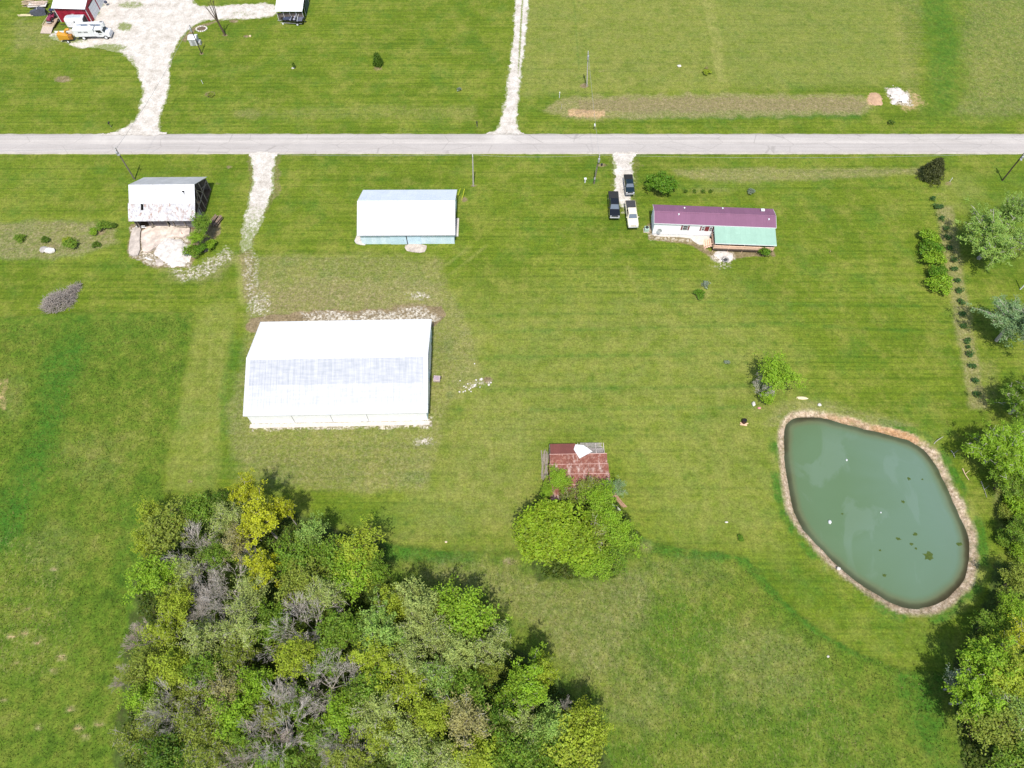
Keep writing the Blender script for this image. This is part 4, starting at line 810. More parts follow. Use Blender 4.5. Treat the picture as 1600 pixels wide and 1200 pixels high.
def bucket_truck():
    a = gp(119, 65); b_ = gp(174, 63.5); c = gp(148, 63); L_ = (b_-a).length; rz = math.atan2(b_.y-a.y, b_.x-a.x)
    t = thing('bucket_truck', a+Vector((0, .4, 0)), rz, 'white utility bucket truck with folded boom parked by the red shed', 'truck'); WP = paint('white_truck_paint', gray(.75), .35)
    MB().box((L_*.5, 1.1, .75), (L_*.94, .9, .25)).build('chassis', DARKMET, t)
    MB().box((2.5, 1.1, 1.75), (4.6, 2.4, 1.7), 0, .06).build('service_body', WP, t)
    MB().box((5.2, 1.1, 1.3), (.9, 2.3, .9), 0, .05).build('side_locker', WP, t)
    x0 = L_-2.9
    MB().loft([[Vector((x0, y, z)) for y, z in ((.02, .7), (2.2, .7), (2.15, 2.5), (.08, 2.5))], [Vector((x0+1.5, y, z)) for y, z in ((.0, .7), (2.2, .7), (2.12, 2.5), (.1, 2.5))], [Vector((x0+2.0, y, z)) for y, z in ((.0, .6), (2.2, .6), (2.18, 1.55), (.04, 1.55))], [Vector((x0+2.85, y, z)) for y, z in ((.08, .6), (2.12, .6), (2.05, 1.35), (.15, 1.35))]]).build('cab', WP, t)
    MB().quad((x0+1.54, .2, 2.4), (x0+1.54, 2.0, 2.4), (x0+1.99, 2.08, 1.62), (x0+1.99, .14, 1.62)).build('windscreen', GLASSD, t)
    for y, s in ((0.03, -1), (2.18, 1)):
        MB().quad((x0+.25, y+s*.015, 2.3), (x0+1.35, y+s*.015, 2.3), (x0+1.6, y+s*.015, 1.65), (x0+.25, y+s*.015, 1.6)).build('side_window', GLASSD, t)
        d = MB().box((x0+.85, y-.0, 1.15), (1.25, .03, .85)).build('door', WP, t); MB().box((x0+.45, y+s*.03, 1.35), (.16, .03, .05)).build('handle', DARKMET, d)
    for y in (.3, 1.9): MB().box((x0+2.85, y, 1.0), (.06, .3, .22), 0, .02).build('headlight', LAMP, t)
    MB().box((x0+2.92, 1.1, .62), (.14, 2.2, .28), 0, .04).build('bumper', CHROME, t)
    for x in (1.9, L_-1.05):
        for y in (.12, 2.08):
            w = MB(); w.loft([[Vector((x+rr*math.cos(q*math.pi/9), y+dy, .5+rr*math.sin(q*math.pi/9))) for q in range(18)] for dy, rr in ((-.16, .4), (-.12, .5), (.12, .5), (.16, .4))]); o = w.build('wheel', RUBBER, t)
            s = -1 if y < 1 else 1; MB().tube((x, y+s*.15, .5), (x, y+s*.18, .5), .32, .26, 12).build('rim', WRIM, o)
    MB().tube((3.9, 1.3, 2.6), (3.9, 1.3, 3.1), .35, .3, 10).build('turret', WP, t)
    MB().box((3.6, 1.55, 3.15), (5.6, .34, .34), 0, .04, 0, R(-2)).box((4.4, 1.1, 3.3), (5.0, .26, .26), 0, .03, 0, R(2)).build('boom', WP, t)
    bk = MB().box((6.9, 1.3, 3.0), (.8, .8, 1.0), 0, .08).build('bucket', WP, t); MB().box((6.9, 1.3, 3.48), (.62, .62, .05)).build('bucket_liner', simple('grey_liner', gray(.18), .8), bk)
    rr = random.Random(4); m = MB(); x = 1.35           # dark lettering, too blurred in the photograph to read
    for wd in (.22, .16, .14, .14, 0, .1, 0, .2, .16, .16, .2):
        if wd: m.box((x+wd/2, -.115, 2.0), (wd*.8, .012, .26+.05*rr.random()))
        x += (wd or .08)+.05
    m.build('lettering', DARKMET, t)
    MB().box((x0+.85, -.005, 1.3), (.7, .012, .12)).build('door_lettering', simple('grey_print', gray(.2), .7), t)
bucket_truck()
def chipper():
    c = gp(109, 64); t = thing('wood_chipper', c, R(4), 'orange wood chipper on a single axle behind the white bucket truck', 'wood chipper'); O = paint('orange_paint', L('d69a32'), .4)
    MB().loft([[Vector((-1.7, y, z)) for y, z in ((-.75, .7), (.75, .7), (.75, 2.1), (-.75, 2.1))], [Vector((-.7, y, z)) for y, z in ((-.5, .7), (.5, .7), (.5, 1.7), (-.5, 1.7))], [Vector((.4, y, z)) for y, z in ((-.5, .6), (.5, .6), (.5, 1.6), (-.5, 1.6))]]).build('feed_hopper', O, t)
    MB().box((.7, 0, 1.05), (1.0, .95, .9), 0, .06).build('engine_cover', simple('brown_orange', L('9c6a2c'), .6), t)
    MB().path([(.1, 0, 1.6), (.1, 0, 2.3), (.6, 0, 2.75), (1.3, 0, 2.8)], .22, .26, 8).build('discharge_chute', O, t)
    MB().box((.6, 0, .55), (3.6, .12, .12)).box((2.3, 0, .5), (.3, .1, .1)).build('drawbar', DARKMET, t)
    for s in (-1, 1):
        w = MB(); w.loft([[Vector((.05+rr*math.cos(q*math.pi/8), s*.78+dy, .38+rr*math.sin(q*math.pi/8))) for q in range(16)] for dy, rr in ((-.12, .3), (-.08, .38), (.08, .38), (.12, .3))]); o = w.build('wheel', RUBBER, t); MB().tube((.05, s*.88, .38), (.05, s*.92, .38), .24, .2, 10).build('rim', WRIM, o)
chipper()
def stock_trailer():
    a = gp(106, 46); b_ = gp(136, 45.5); L_ = (b_-a).length; t = thing('enclosed_trailer', a, math.atan2(b_.y-a.y, b_.x-a.x), 'white enclosed trailer with rounded nose and dark open rear beside the red shed', 'trailer'); W = 2.2
    WP = paint('white_trailer_paint', gray(.78), .4); prof = [(.0, .5), (0, 1.9), (.15, 2.25), (.5, 2.4), (W-.5, 2.4), (W-.15, 2.25), (W, 1.9), (W, .5)]
    m = MB(); m.loft([[Vector((x, W/2+(y-W/2)*k, z*kz+(1-kz)*.5)) for y, z in prof] for x, k, kz in ((-.1, .35, .75), (.1, .72, .9), (.5, .95, .99), (1.0, 1, 1), (L_, 1, 1))]); m.build('body', WP, t)
    MB().box((L_+.02, W/2, 1.4), (.03, W*.82, 1.6)).build('rear_opening', DARKMET, t); MB().box((L_*.55, -.015, 1.75), (.3, .03, .4)).build('window', GLASSD, t)
    MB().box((L_*.5, W/2, 2.42), (L_*.75, 1.0, .04)).build('roof_panel', simple('grey_roof_panel', col(.42, .47, .5), .6), t)
    MB().box((-.9, W/2, .5), (1.6, .1, .1)).build('drawbar', DARKMET, t)
    for y in (.1, W-.1):
        w = MB(); w.loft([[Vector((L_*.6+rr*math.cos(q*math.pi/8), y+dy, .36+rr*math.sin(q*math.pi/8))) for q in range(16)] for dy, rr in ((-.11, .28), (-.08, .36), (.08, .36), (.11, .28))]); o = w.build('wheel', RUBBER, t); MB().tube((L_*.6, y-.12, .36), (L_*.6, y+.12, .36), .2, .2, 10).build('rim', RIM, o)
stock_trailer()
def flat_trailer():
    t = thing('flatbed_trailer', gp(80.5, 40), R(-4), 'tan wooden flatbed trailer with lowered ramp left of the red shed', 'trailer'); D = boards('trailer_deck', L('b09a84'), False, .2, .2)
    MB().box((0, 1.7, .55), (2.6, 5.6, .1)).build('deck', D, t); MB().box((-.1, -2.1, .3), (2.5, 2.0, .08), 0, 0, R(12)).build('ramp', boards('ramp_boards', L('b8a898'), False, .25, .15), t)
    m = MB()
    for s in (-1, 1): m.box((s*1.32, 1.7, .85), (.08, 5.6, .08)).box((s*1.32, -1.05, .7), (.08, .08, .4)).box((s*1.32, 4.45, .7), (.08, .08, .4))
    m.box((0, -1.08, .62), (2.7, .1, .16)).build('rail', simple('tan_paint', L('c9b79a'), .6), t)
    for s in (-1, 1):
        for y in (1.4, 2.3): wheel(t, s*1.25, y, .33)
flat_trailer()
def red_tractor():
    t = thing('garden_tractor', gp(82, 30, .6), R(-4), 'dark red garden tractor with black wheels standing on the flatbed trailer', 'tractor'); RP = paint('dark_red_tractor', L('842a44'), .4)
    MB().box((0, -.9, .75), (.9, 1.3, .6), 0, .12).build('hood', RP, t); MB().box((0, .6, .6), (1.3, 1.4, .4), 0, .1).build('fender', RP, t); s = MB().box((0, .7, 1.0), (.6, .5, .3), 0, .1).box((0, .95, 1.25), (.6, .14, .5), 0, .05).build('seat', DARKMET, t)
    MB().tube((0, -.1, .9), (0, .2, 1.25), .04).tube((0, .18, 1.25), (0, .24, 1.29), .22, .22, 12).build('steering_wheel', DARKMET, t); MB().box((0, -1.75, .35), (1.1, .3, .12), 0, .03).build('front_bar', STEEL, t); MB().box((0, 1.75, 1.25), (1.7, .9, .08), 0, .02).build('canopy', simple('navy_canopy', L('2c3050'), .6), t)
    for q in (-1, 1): wheel(t, q*.75, .8, .5, .34); wheel(t, q*.6, -1.1, .32, .22)
red_tractor()
def junk():
    t = thing('flat_trailer', gp(61, 11), R(4), 'low white trailer loaded with pale boards at the left of the red shed', 'trailer')
    MB().box((0, 0, .6), (4.2, 1.7, .12)).build('deck', simple('white_deck', L('d8d0c8'), .7), t); m = MB(); rr = random.Random(2)
    for i in range(14): m.box((rr.uniform(-.6, .8), rr.uniform(-.7, .8), .75+.3*rr.random()), (rr.uniform(2, 4), .18, .06), rr.uniform(-.15, .15))
    m.build('board_load', simple('pinkish_boards', L('cbb8a6'), .9, 0, .4, 2), t); MB().box((-2.5, 0, .5), (1.0, .1, .1)).build('drawbar', DARKMET, t)
    for s in (-1, 1):
        w = MB(); w.tube((0, s*.95-.1, .33), (0, s*.95+.1, .33), .33, .33, 14); o = w.build('wheel', RUBBER, t); MB().tube((0, s*.95-.12, .33), (0, s*.95+.12, .33), .18, .18, 10).build('rim', RIM, o)
    u = thing('covered_machine', gp(62, 22), R(8), 'dark grey tarp covered machine beside the white board trailer', 'covered machine')
    MB().loft([[Vector((-1.8, y, z)) for y, z in ((-.5, 0), (.5, 0), (.4, .8), (-.4, .8))], [Vector((-.5, y, z)) for y, z in ((-.8, 0), (.8, 0), (.6, 1.1), (-.6, 1.15))], [Vector((.5, y, z)) for y, z in ((-.8, 0), (.85, 0), (.5, 1.6), (-.5, 1.5))], [Vector((1.7, y, z)) for y, z in ((-.7, 0), (.7, 0), (.5, 1.0), (-.5, .9))]]).build('tarp', simple('dark_tarp', L('4d4f58'), .7, 0, .4, 2), u); MB().tube((-2.6, 0, .4), (-1.7, 0, .5), .06).build('drawbar', DARKMET, u)
    MB().path([(.2, -.5, 1.4), (.2, 0, 1.75), (.2, .5, 1.4)], .05).build('roll_bar', CHROME, u)
    lumber(45, 7, 14, 3.0, R(10), 'tan scrap lumber heap beyond the board trailer at the top left corner', simple('tan_scrap', L('b5a184'), .9, 0, .4, 2), 'lumber pile', .6, 2.2, 22)
    lumber(42, 24.5, 6, 4.6, R(1), 'pale yellowish planks lying in the grass left of the covered machine', simple('straw_plank', L('cbbf98'), .9, 0, .3, 2), 'planks', .1, .7, 23, 'planks')
    lumber(96, 51.5, 5, 2.8, R(2), 'long white panel stack left of the bucket truck', TRIM, 'panels', .5, .7, 24, 'panel_stack')
junk()
def boat():
    a = gp(441, 36); t = thing('bass_boat', gp(459, 35.5), R(-4), 'black fishing boat with grey seats on its trailer beside the carport', 'boat'); B = paint('black_gel_coat', gray(.012), .12, .7)
    st = [(-2.9, .05, .75, 1.0), (-2.5, .45, .55, 1.02), (-1.6, .85, .45, 1.05), (0, 1.05, .42, 1.05), (1.6, 1.05, .42, 1.05), (2.5, 1.0, .45, 1.02)]
    MB().loft([[Vector((x, -w, z1)), Vector((x, -w*.85, z0+.15)), Vector((x, 0, z0)), Vector((x, w*.85, z0+.15)), Vector((x, w, z1))] for x, w, z0, z1 in st]).build('hull', B, t)
    MB().box((-1.4, 0, 1.06), (1.6, 1.2, .06), 0, .02).build('front_deck', simple('navy_carpet', L('3a4258'), .9), t); MB().box((1.7, 0, 1.06), (1.3, 1.7, .06), 0, .02).build('rear_deck', simple('grey_carpet', L('5d6070'), .9), t)
    for y in (-.45, .45): s = MB().box((.5, y, 1.2), (.5, .55, .25), 0, .08).box((.8, y, 1.45), (.14, .55, .5), 0, .05).build('seat', simple('grey_seat', L('9a9aa6'), .6), t)
    MB().box((-.35, 0, 1.2), (.35, 1.7, .35), 0, .06).build('console', simple('console_grey', L('8c90a0'), .5), t); MB().quad((-.55, -.8, 1.35), (-.55, .8, 1.35), (-.3, .7, 1.7), (-.3, -.7, 1.7)).build('windscreen', GLASSD, t)
    MB().path([(1.3, -1.0, 1.05), (1.45, -.8, 1.7), (1.45, .8, 1.7), (1.3, 1.0, 1.05)], .045).build('arch', TRIM, t)
    o = MB().box((2.75, 0, 1.15), (.4, .4, .6), 0, .1).tube((2.75, 0, .9), (2.8, 0, .3), .09).build('outboard_motor', B, t)
    tr = MB().box((-.3, -.8, .4), (5, .08, .1)).box((-.3, .8, .4), (5, .08, .1)).box((-3.1, 0, .4), (1.2, .08, .1)).box((1, 0, .38), (.08, 2, .08)).build('trailer_frame', STEEL, t)
    for y in (-1.05, 1.05):
        w = MB(); w.loft([[Vector((1.2+rr*math.cos(q*math.pi/8), y+dy, .32+rr*math.sin(q*math.pi/8))) for q in range(16)] for dy, rr in ((-.1, .25), (-.07, .32), (.07, .32), (.1, .25))]); o = w.build('wheel', RUBBER, t); MB().tube((1.2, y-.13, .32), (1.2, y+.13, .32), .22, .22, 10).build('rim', WRIM, o)
    w = MB().tube((-2.3, -.9, .2), (-2.3, -.75, .2), .2, .2, 12).build('jack_wheel', WRIM, t)
boat()
def white_shed_box():
    t = thing('storage_box', gp(304, 71.5), R(3), 'small white storage hut behind the leaning pole in the north lawn', 'hut')
    MB().box((0, .9, .75), (1.7, 1.8, 1.5)).build('wall', simple('pale_panel', gray(.55), .6), t); MB().prism([(-.1, 1.5), (.9, 1.85), (1.9, 1.5), (1.9, 1.56), (.9, 1.91), (-.1, 1.56)], -.95, .95, 'x').build('roof', simple('white_roof_panel', gray(.7), .4, 0, .06), t); MB().box((0, -.02, .65), (.7, .04, 1.2)).build('door', GREYTRIM, t)
    MB().box((1.3, .6, .4), (.5, 1.0, .8), 0, .05).build('side_box', STEEL, t)
white_shed_box()
# ================================================================ POLES, WIRES, MAILBOXES
POLEW = simple('pole_wood', L('7d7468'), .9, 0, .3, 3, .15); POLED = simple('dark_pole_wood', L('4c4238'), .9, 0, .3, 3, .15); POLEP = simple('pale_pole_wood', L('b5afa4'), .85, 0, .2, 3, .2)
def pole(px, py, h, mat, label, arm=0, trans=1, lean=(0, 0), r=.15, mb=False):
    g = gp(px, py); t = thing('utility_pole', g, 0, label, 'utility pole', 'utility poles'); top = Vector((lean[0], lean[1], h))
    MB().tube((0, 0, -.2), top, r, r*.72, 8).build('pole', mat, t)
    if trans: o = MB().tube(top*.86+Vector((0, -.34, -.35)), top*.86+Vector((0, -.34, .4)), .22, .22, 10).build('transformer', STEEL, t); MB().tube(top*.86+Vector((0, -.34, .4)), top*.86+Vector((0, -.34, .62)), .05, .03, 6).build('bushing', TRIM, o)
    MB().box(top+Vector((0, -.12, -.25)), (.1, .1, .3)).tube(top+Vector((0, 0, -.05)), top+Vector((0, 0, .12)), .05, .05, 6).build('insulator', TRIM, t)
    if arm: MB().tube(top+Vector((0, 0, -1.2)), top+Vector((arm, -.6, -1.0)), .03).box(top+Vector((arm, -.7, -1.0)), (.3, .5, .14), 0, .04).build('lamp_arm', STEEL, t)
    if mb: MB().box((0, -.2, 1.5), (.3, .16, .5), 0, .02).tube((0, -.2, 1.7), (0, -.2, 4.5), .03).build('meter', STEEL, t)
    return g+top
A1 = pole(210.5, 280.5, 8.0, POLEW, 'grey utility pole with transformer behind the old barn', .5)
A2 = pole(739.5, 290.5, 7.9, POLEP, 'pale straight utility pole right of the mid-sized shed', 0, 0, (.25, 0))
A3 = pole(928, 287, 7.3, POLEW, 'grey utility pole with transformer left of the mobile home drive', 0, 1, (.35, 0), mb=True)
A4 = pole(1566, 282, 7.0, POLED, 'dark brown utility pole at the right edge of the photo', -.3, 1, (0, 0))
A5 = pole(315, 84, 6.9, POLED, 'thin dark utility pole beside the white storage hut', 0, 1, (0, 0), .12)
A6 = pole(917, 135, 8.4, POLEP, 'pale utility pole standing alone in the north pasture', 0, 1, (-.5, 0), .14)
def wire(a, b_, sag, label, r=.02):
    m = MB(); pts = []
    for i in range(25): u = i/24; p = a.lerp(b_, u); pts.append(p-Vector((0, 0, 4*sag*u*(1-u))))
    m.path([p-a for p in pts], r, r, 3); return tag(m.build('overhead_wire', simple('wire_metal', gray(.35), .5, .2), None, a), label, 'wire', 'overhead wires')
wire(A1, A2, .9, 'overhead wire from the barn pole to the pole by the mid-sized shed'); wire(A2, A3, .5, 'overhead wire between the pole by the mid-sized shed and the drive pole')
wire(A3, A4, .9, 'overhead wire from the drive pole to the right edge pole'); wire(A1+Vector((0, 0, -.3)), A5, .8, 'grey service wire crossing the road and the gravel drive', .028)
wire(A1, A1+Vector((-60, -.3, 0)), .7, 'overhead wire leaving the barn pole to the left edge'); wire(A3+Vector((0, 0, -.3)), A6, .6, 'overhead wire crossing the road to the lone pasture pole')
for px, lab in ((716, 'left yellow guy wire guard by the mid-sized shed corner'), (724.5, 'right yellow guy wire guard by the mid-sized shed corner')):
    g = gp(px-3, 312 if px < 720 else 313); d = (A2-g).normalized(); m = MB().tube((0, 0, 0), d*2.4, .045, .045, 6); tag(m.build('guy_guard', simple('yellow_plastic', L('cfd23a'), .5), None, g), lab, 'guy guard', 'yellow guy wire guards')
def mailbox(px, py, c, label):
    t = thing('mailbox', gp(px, py), 0, label, 'mailbox', 'mailboxes along the road'); MB().tube((0, 0, -.1), (0, 0, 1.05), .06, .06, 6).build('post', GREYWOOD, t)
    b_ = MB().prism([(-.12, 1.05), (.12, 1.05), (.12, 1.22), (.07, 1.32), (-.07, 1.32), (-.12, 1.22)], -.28, .28, 'y').build('box', c, t); MB().box((.14, -.1, 1.25), (.02, .05, .2)).build('flag', RED, b_)
mailbox(174, 199, DARKMET, 'dark mailbox at the left mouth of the wide gravel drive'); mailbox(745.5, 198.5, DARKMET, 'dark mailbox left of the narrow centre track'); mailbox(928.5, 202.5, TRIM, 'white mailbox on the north verge near the ditch end')
def marker(px, py, h, label, mat, r=.05, name='marker_post', cat='post', cap=True):
    t = MB().tube((0, 0, -.1), (0, 0, h), r, r, 6); 
    if cap: t.box((0, 0, h+.08), (r*3.2, r*3.2, .16), 0, .02)
    return tag(t.build(name, mat, None, gp(px, py)), label, cat)
marker(874, 153, 1.3, 'short post with white top in the weeds right of the centre track', TRIM, .06); marker(877, 171, 1.5, 'thin white stake just below the white topped post', POLEP, .035, cap=False); marker(317, 131, .9, 'small white leaning stake in the north lawn by the brown mound', TRIM, .06, cap=False)
marker(1484, 284, 1.0, 'short white stake on the mulch beside the dark evergreen', TRIM, .07, cap=False); marker(554, 841, .9, 'turquoise capped marker at the north edge of the wood', simple('turquoise_plastic', L('5fc9c0'), .5), .16, 'marker_post', 'marker')
marker(914, 285, .9, 'white meter pedestal in the grass left of the drive pole', TRIM, .14, 'pedestal', 'pedestal'); marker(1594, 452, 4.2, 'white pole between the two large trees at the right edge', TRIM, .12, 'white_pole', 'pole', False); marker(1296, 395, .5, 'low rusty pipe in the lawn right of the mobile home', simple('rust_pipe', L('b08a78'), .8), .08, cap=False); marker(940, 258.5, .4, 'dark drain pipe end at the drive culvert', DARKMET, .2, 'culvert_pipe', 'culvert', False)
# ================================================================ ROCKS AND LOOSE THINGS
ROCKW = simple('white_stone', L('cfc9bf'), .9, 0, .2, 3, .2); ROCKG = simple('grey_rock', L('a8a29a'), .9, 0, .3, 2, .2)
def rock(px, py, d, label, mat=ROCKW, seed=1, rz=0, group=None, cat='rock', name='rock'):
    m = MB().ico((0, 0, d[2]*.3), (d[0]/2, d[1]/2, d[2]/2), 2, .14, seed); o = m.build(name, mat, None, gp(px, py)); o.rotation_euler = (0, 0, rz); return tag(o, label, cat, group)
rock(79, 393, (2.0, 1.3, .9), 'large white boulder in the weedy strip at the left', ROCKW, 3); rock(70, 391, (1.6, 1.5, .8), 'dark grey boulder beside the large white boulder', ROCKG, 4)
rock(1253, 622.5, (1.9, .55, .35), 'long cream stone slab lying above the pond top corner', simple('cream_stone', L('d8c9a4'), .9, 0, .15), 5, R(-4), None, 'stone slab', 'stone_slab'); rock(1280, 633, (.65, .55, .4), 'round white stone between the cream slab and the pond', ROCKW, 6)
rock(1177, 632, (.6, .9, .7), 'tall pale stone below the leafy tree beside the pond', ROCKW, 7); rock(1186, 638, (.55, .4, .3), 'small pink stone below the leafy tree beside the pond', simple('pink_stone', L('d68f94'), .8), 8)
rock(1310, 889, (.6, .5, .4), 'white stone on the lower left pond bank', ROCKW, 9); rock(1293, 1026, (.5, .45, .35), 'lone white stone in the rough field below the pond', ROCKW, 10); rock(391, 57, (.6, .5, .4), 'pale stone in a bare spot right of the leafless tree', simple('tan_stone', L('d6bf9a'), .9), 11)
rock(1061, 104, (.9, .7, .5), 'white stone in the north pasture right of the lone pole', ROCKW, 12); rock(1135, 816, (.5, .25, .2), 'small white scrap in the lawn left of the pond', ROCKW, 13); rock(697, 847, (.4, .3, .2), 'small pale stone at the mown edge east of the wood', simple('peach_stone', L('d9c4a8'), .9), 14)
for i, (x, y, s) in enumerate(((744, 594, .35), (739, 605, .3), (735, 607, .28), (725, 604, .3), (728, 605.5, .28), (731, 600, .3), (733, 609, .3), (742, 602, .5), (750, 605, .25), (718, 612.5, .35), (724, 612.5, .3), (727, 611, .3), (736, 612, .28), (719, 595, .25), (741.5, 568.5, .28), (741, 604, .3), (752, 593, .6), (764, 601.5, .5), (767, 598, .35))):
    rock(x, y, (s, s*.8, s*.6), 'white stone scattered in the grass right of the biggest shed', ROCKW, 20+i, i, 'white stones scattered beside the biggest shed', 'stone', 'stone')
def ring(px, py, rx, n, label):
    t = thing('stone_ring', gp(px, py), 0, label, 'stone ring'); m = MB()
    for i in range(n): a = 2*math.pi*i/n; m.ico((math.cos(a)*rx, math.sin(a)*rx*.8, .1), (.22, .18, .16), 1, .25, i)
    m.build('stones', ROCKW, t); MB().tube((0, 0, -.02), (0, 0, .06), rx*.9, rx*.85, 14).build('soil', DIRTF, t)
ring(315, 45.5, 1.2, 16, 'round flower bed edged with white stones by the gravel drive')
def crate():
    t = thing('wooden_cart', gp(683, 594), R(-4), 'small grey wooden cart with two black wheels at the east wall of the biggest shed', 'cart'); MB().box((0, 0, .45), (1.1, 1.0, .5), 0, .03).build('box', simple('cart_wood', L('b8a6a0'), .85, 0, .2, 3), t); MB().box((0, 0, .71), (.8, .7, .03)).build('lid', simple('mauve_board', L('a3909a'), .85), t)
    for s in (-1, 1): MB().tube((s*.62-.06, .4, .25), (s*.62+.06, .4, .25), .25, .25, 12).build('wheel', RUBBER, t)
crate()
def burn_barrel():
    t = thing('burn_barrel', gp(1162, 661), 0, 'rusty dark burn barrel on pale boards in the lawn near the pond', 'barrel'); MB().tube((0, .1, 0), (0, .1, .85), .36, .36, 14).build('drum', simple('burnt_rust', L('4a2f2a'), .9, 0, .4, 4), t); MB().tube((0, .1, .86), (0, .1, .87), .33, .33, 14).build('ash', simple('soot', gray(.01), .95), t)
    MB().box((-.1, -.35, .05), (1.1, .22, .08), R(-10)).box((.35, -.2, .1), (.7, .16, .07), R(20)).box((-.35, -.15, .08), (.6, .16, .07), R(-50)).build('base_boards', simple('peach_board', L('d9b494'), .9), t)
burn_barrel()
def grill():
    t = thing('barbecue_grill', gp(168, 9), R(30), 'small dark kettle grill standing on the gravel right of the red shed', 'grill'); MB().ico((0, 0, .9), (.4, .4, .3), 2).build('kettle', simple('blue_black', L('3a3e52'), .4), t)
    for i in range(3): a = i*2.1; MB().tube((.15*math.cos(a), .15*math.sin(a), .75), (.4*math.cos(a), .4*math.sin(a), 0), .025).build('leg', STEEL, t)
grill()
def sticks(pts, r, label, name='fallen_branch', mat=None):
    a = Vector(pts[0]); m = MB(); m.path([Vector(p)-a for p in pts], r, r*.5, 5); k = len(pts)//2; m.path([Vector(pts[k])-a, Vector(pts[k])-a+Vector((.7, .5, .3))], r*.5, r*.3, 4); return tag(m.build(name, mat or simple('bleached_wood', L('a8a498'), .9, 0, .2), None, a), label, 'branch')
def gz(px, py, z): p = gp(px, py, z); return p
sticks([gz(1456, 698, -.3), gz(1462, 690, .2), gz(1474, 682, .5)], .07, 'bleached grey branch leaning on the upper right pond bank'); sticks([gz(1486, 704, .1), gz(1490, 709, .2), gz(1492, 715, .1)], .07, 'short bent bleached branch right of the leaning bank branch')
sticks([gz(1504, 732, .1), gz(1508, 741, .15), gz(1514, 750, .1)], .11, 'tan log in the grass right of the pond', 'log', simple('tan_log', L('c2aa86'), .9, 0, .25)); sticks([gz(1533, 752, .1), gz(1538, 765, .1), gz(1542, 777, .1)], .06, 'thin yellowish branch at the brush edge right of the pond')
def float_jug(px, py, s, label):
    g = gp(px, py, PONDZ); t = MB().loft([[Vector((r_*math.cos(a*math.pi/5), r_*math.sin(a*math.pi/5)*1.3, z)) for a in range(10)] for r_, z in ((s*.5, -.05), (s, .05), (s*.9, .25*s/.25), (s*.35, .4*s/.25), (s*.3, .5*s/.25))]); return tag(t.build('floating_jug', TRIM, None, g), label, 'jug')
float_jug(1296, 816, .24, 'white jug floating in the left half of the pond'); float_jug(1322.5, 719, .14, 'tiny white float in the upper left of the pond'); float_jug(1376, 801, .1, 'tiny pale float in the middle of the pond')
ALG = simple('algae', L('4a5a2a'), .9, 0, .4, 3, .1)
def algae(px, py, s, seed, label):
    g = gp(px, py, PONDZ); rr = random.Random(seed); m = MB(); n = 16; ph = [rr.uniform(.45, 1.1) for _ in range(n)]
    m.prism([(s*p*math.cos(2*math.pi*i/n), s*p*.8*math.sin(2*math.pi*i/n)) for i, p in enumerate(ph)], -.02, .02, 'z'); return tag(m.build('algae_mat', ALG, None, g), label, 'algae', 'algae mats floating on the pond')
for i, (x, y, s, lab) in enumerate(((1451, 868, .95, 'largest olive algae mat in the lower right of the pond'), (1404, 842, .42, 'narrow algae mat left of the largest mat'), (1430, 835, .38, 'algae mat topmost of the small group by the largest mat'), (1424, 850, .32, 'algae mat lower left of the small group by the largest mat'), (1431, 857, .3, 'algae mat lowest of the small group by the largest mat'),
    (1382, 899, .38, 'lone algae mat near the bottom of the pond'), (1411, 784, .36, 'dark algae mat in the pond centre right'), (1420, 748, .34, 'dark algae mat in the upper right of the pond'), (1316, 803, .22, 'tiny algae speck right of the white jug'), (1499, 850, .5, 'algae clump against the right shore of the pond'), (1441, 749, .2, 'tiny algae speck near the upper right shore'), (1375, 860, .22, 'tiny algae speck in the lower middle of the pond'))): algae(x, y, s, i+3, lab)
# ================================================================ VEGETATION
def leaf_mat(name, hexc, var=.5, trans=.42, hue='c8b040', hf=.18):
    if name in MATS: return MATS[name]
    b = NB(name); a = b.sep(b.attr('tint').outputs['Color']); oi = b.n('ShaderNodeObjectInfo')
    c = L(hexc); lo = tuple(x*(1-var) for x in c[:3])+(1,); hi = tuple(min(1, x*(1+var*.7)) for x in c[:3])+(1,)
    o = b.ramp(a[0], [(.1, lo), (.5, c), (.95, hi)]); o = b.mix(b.math('MULTIPLY', a[1], hf), o, L(hue))
    o = b.mix(b.math('MULTIPLY', oi.outputs['Random'], .12), o, tuple(x*.55 for x in c[:3])+(1,))
    b.base(o, .55, 0, .3)
    tr = b.n('ShaderNodeBsdfTranslucent'); b.l(o, tr.inputs[0]); mx_ = b.n('ShaderNodeMixShader'); mx_.inputs[0].default_value = trans
    out = b.t.nodes['Material Output']; b.l(b.b.outputs[0], mx_.inputs[1]); b.l(tr.outputs[0], mx_.inputs[2]); b.l(mx_.outputs[0], out.inputs[0])
    MATS[name] = b.m; return b.m
LEAF = {'bright': leaf_mat('leaf_bright_green', '88ae2c'), 'lime': leaf_mat('leaf_lime_green', '9db034'), 'yellow': leaf_mat('leaf_yellow_green', 'b0b62a', .45, .35, 'b0b030', .1), 'green': leaf_mat('leaf_mid_green', '70942c'),
        'olive': leaf_mat('leaf_olive', '88993a'), 'pale': leaf_mat('leaf_pale_green', 'a4b464'), 'dark': leaf_mat('leaf_dark_green', '52781f'), 'willow': leaf_mat('leaf_willow', '90b154'),
        'greywillow': leaf_mat('leaf_grey_willow', '86a672'), 'spruce': leaf_mat('needle_dark', '3f4a28', .5, .1), 'maple': leaf_mat('leaf_maple', '8aa826', .55), 'bush': leaf_mat('leaf_round_bush', '5f8f22'), 'tan': leaf_mat('leaf_tan_bud', 'a6a268'), 'row': leaf_mat('leaf_row_plant', '3f7038'), 'under': leaf_mat('leaf_undergrowth', '4c6820'), 'sage': leaf_mat('leaf_sage', '8c9c88')}
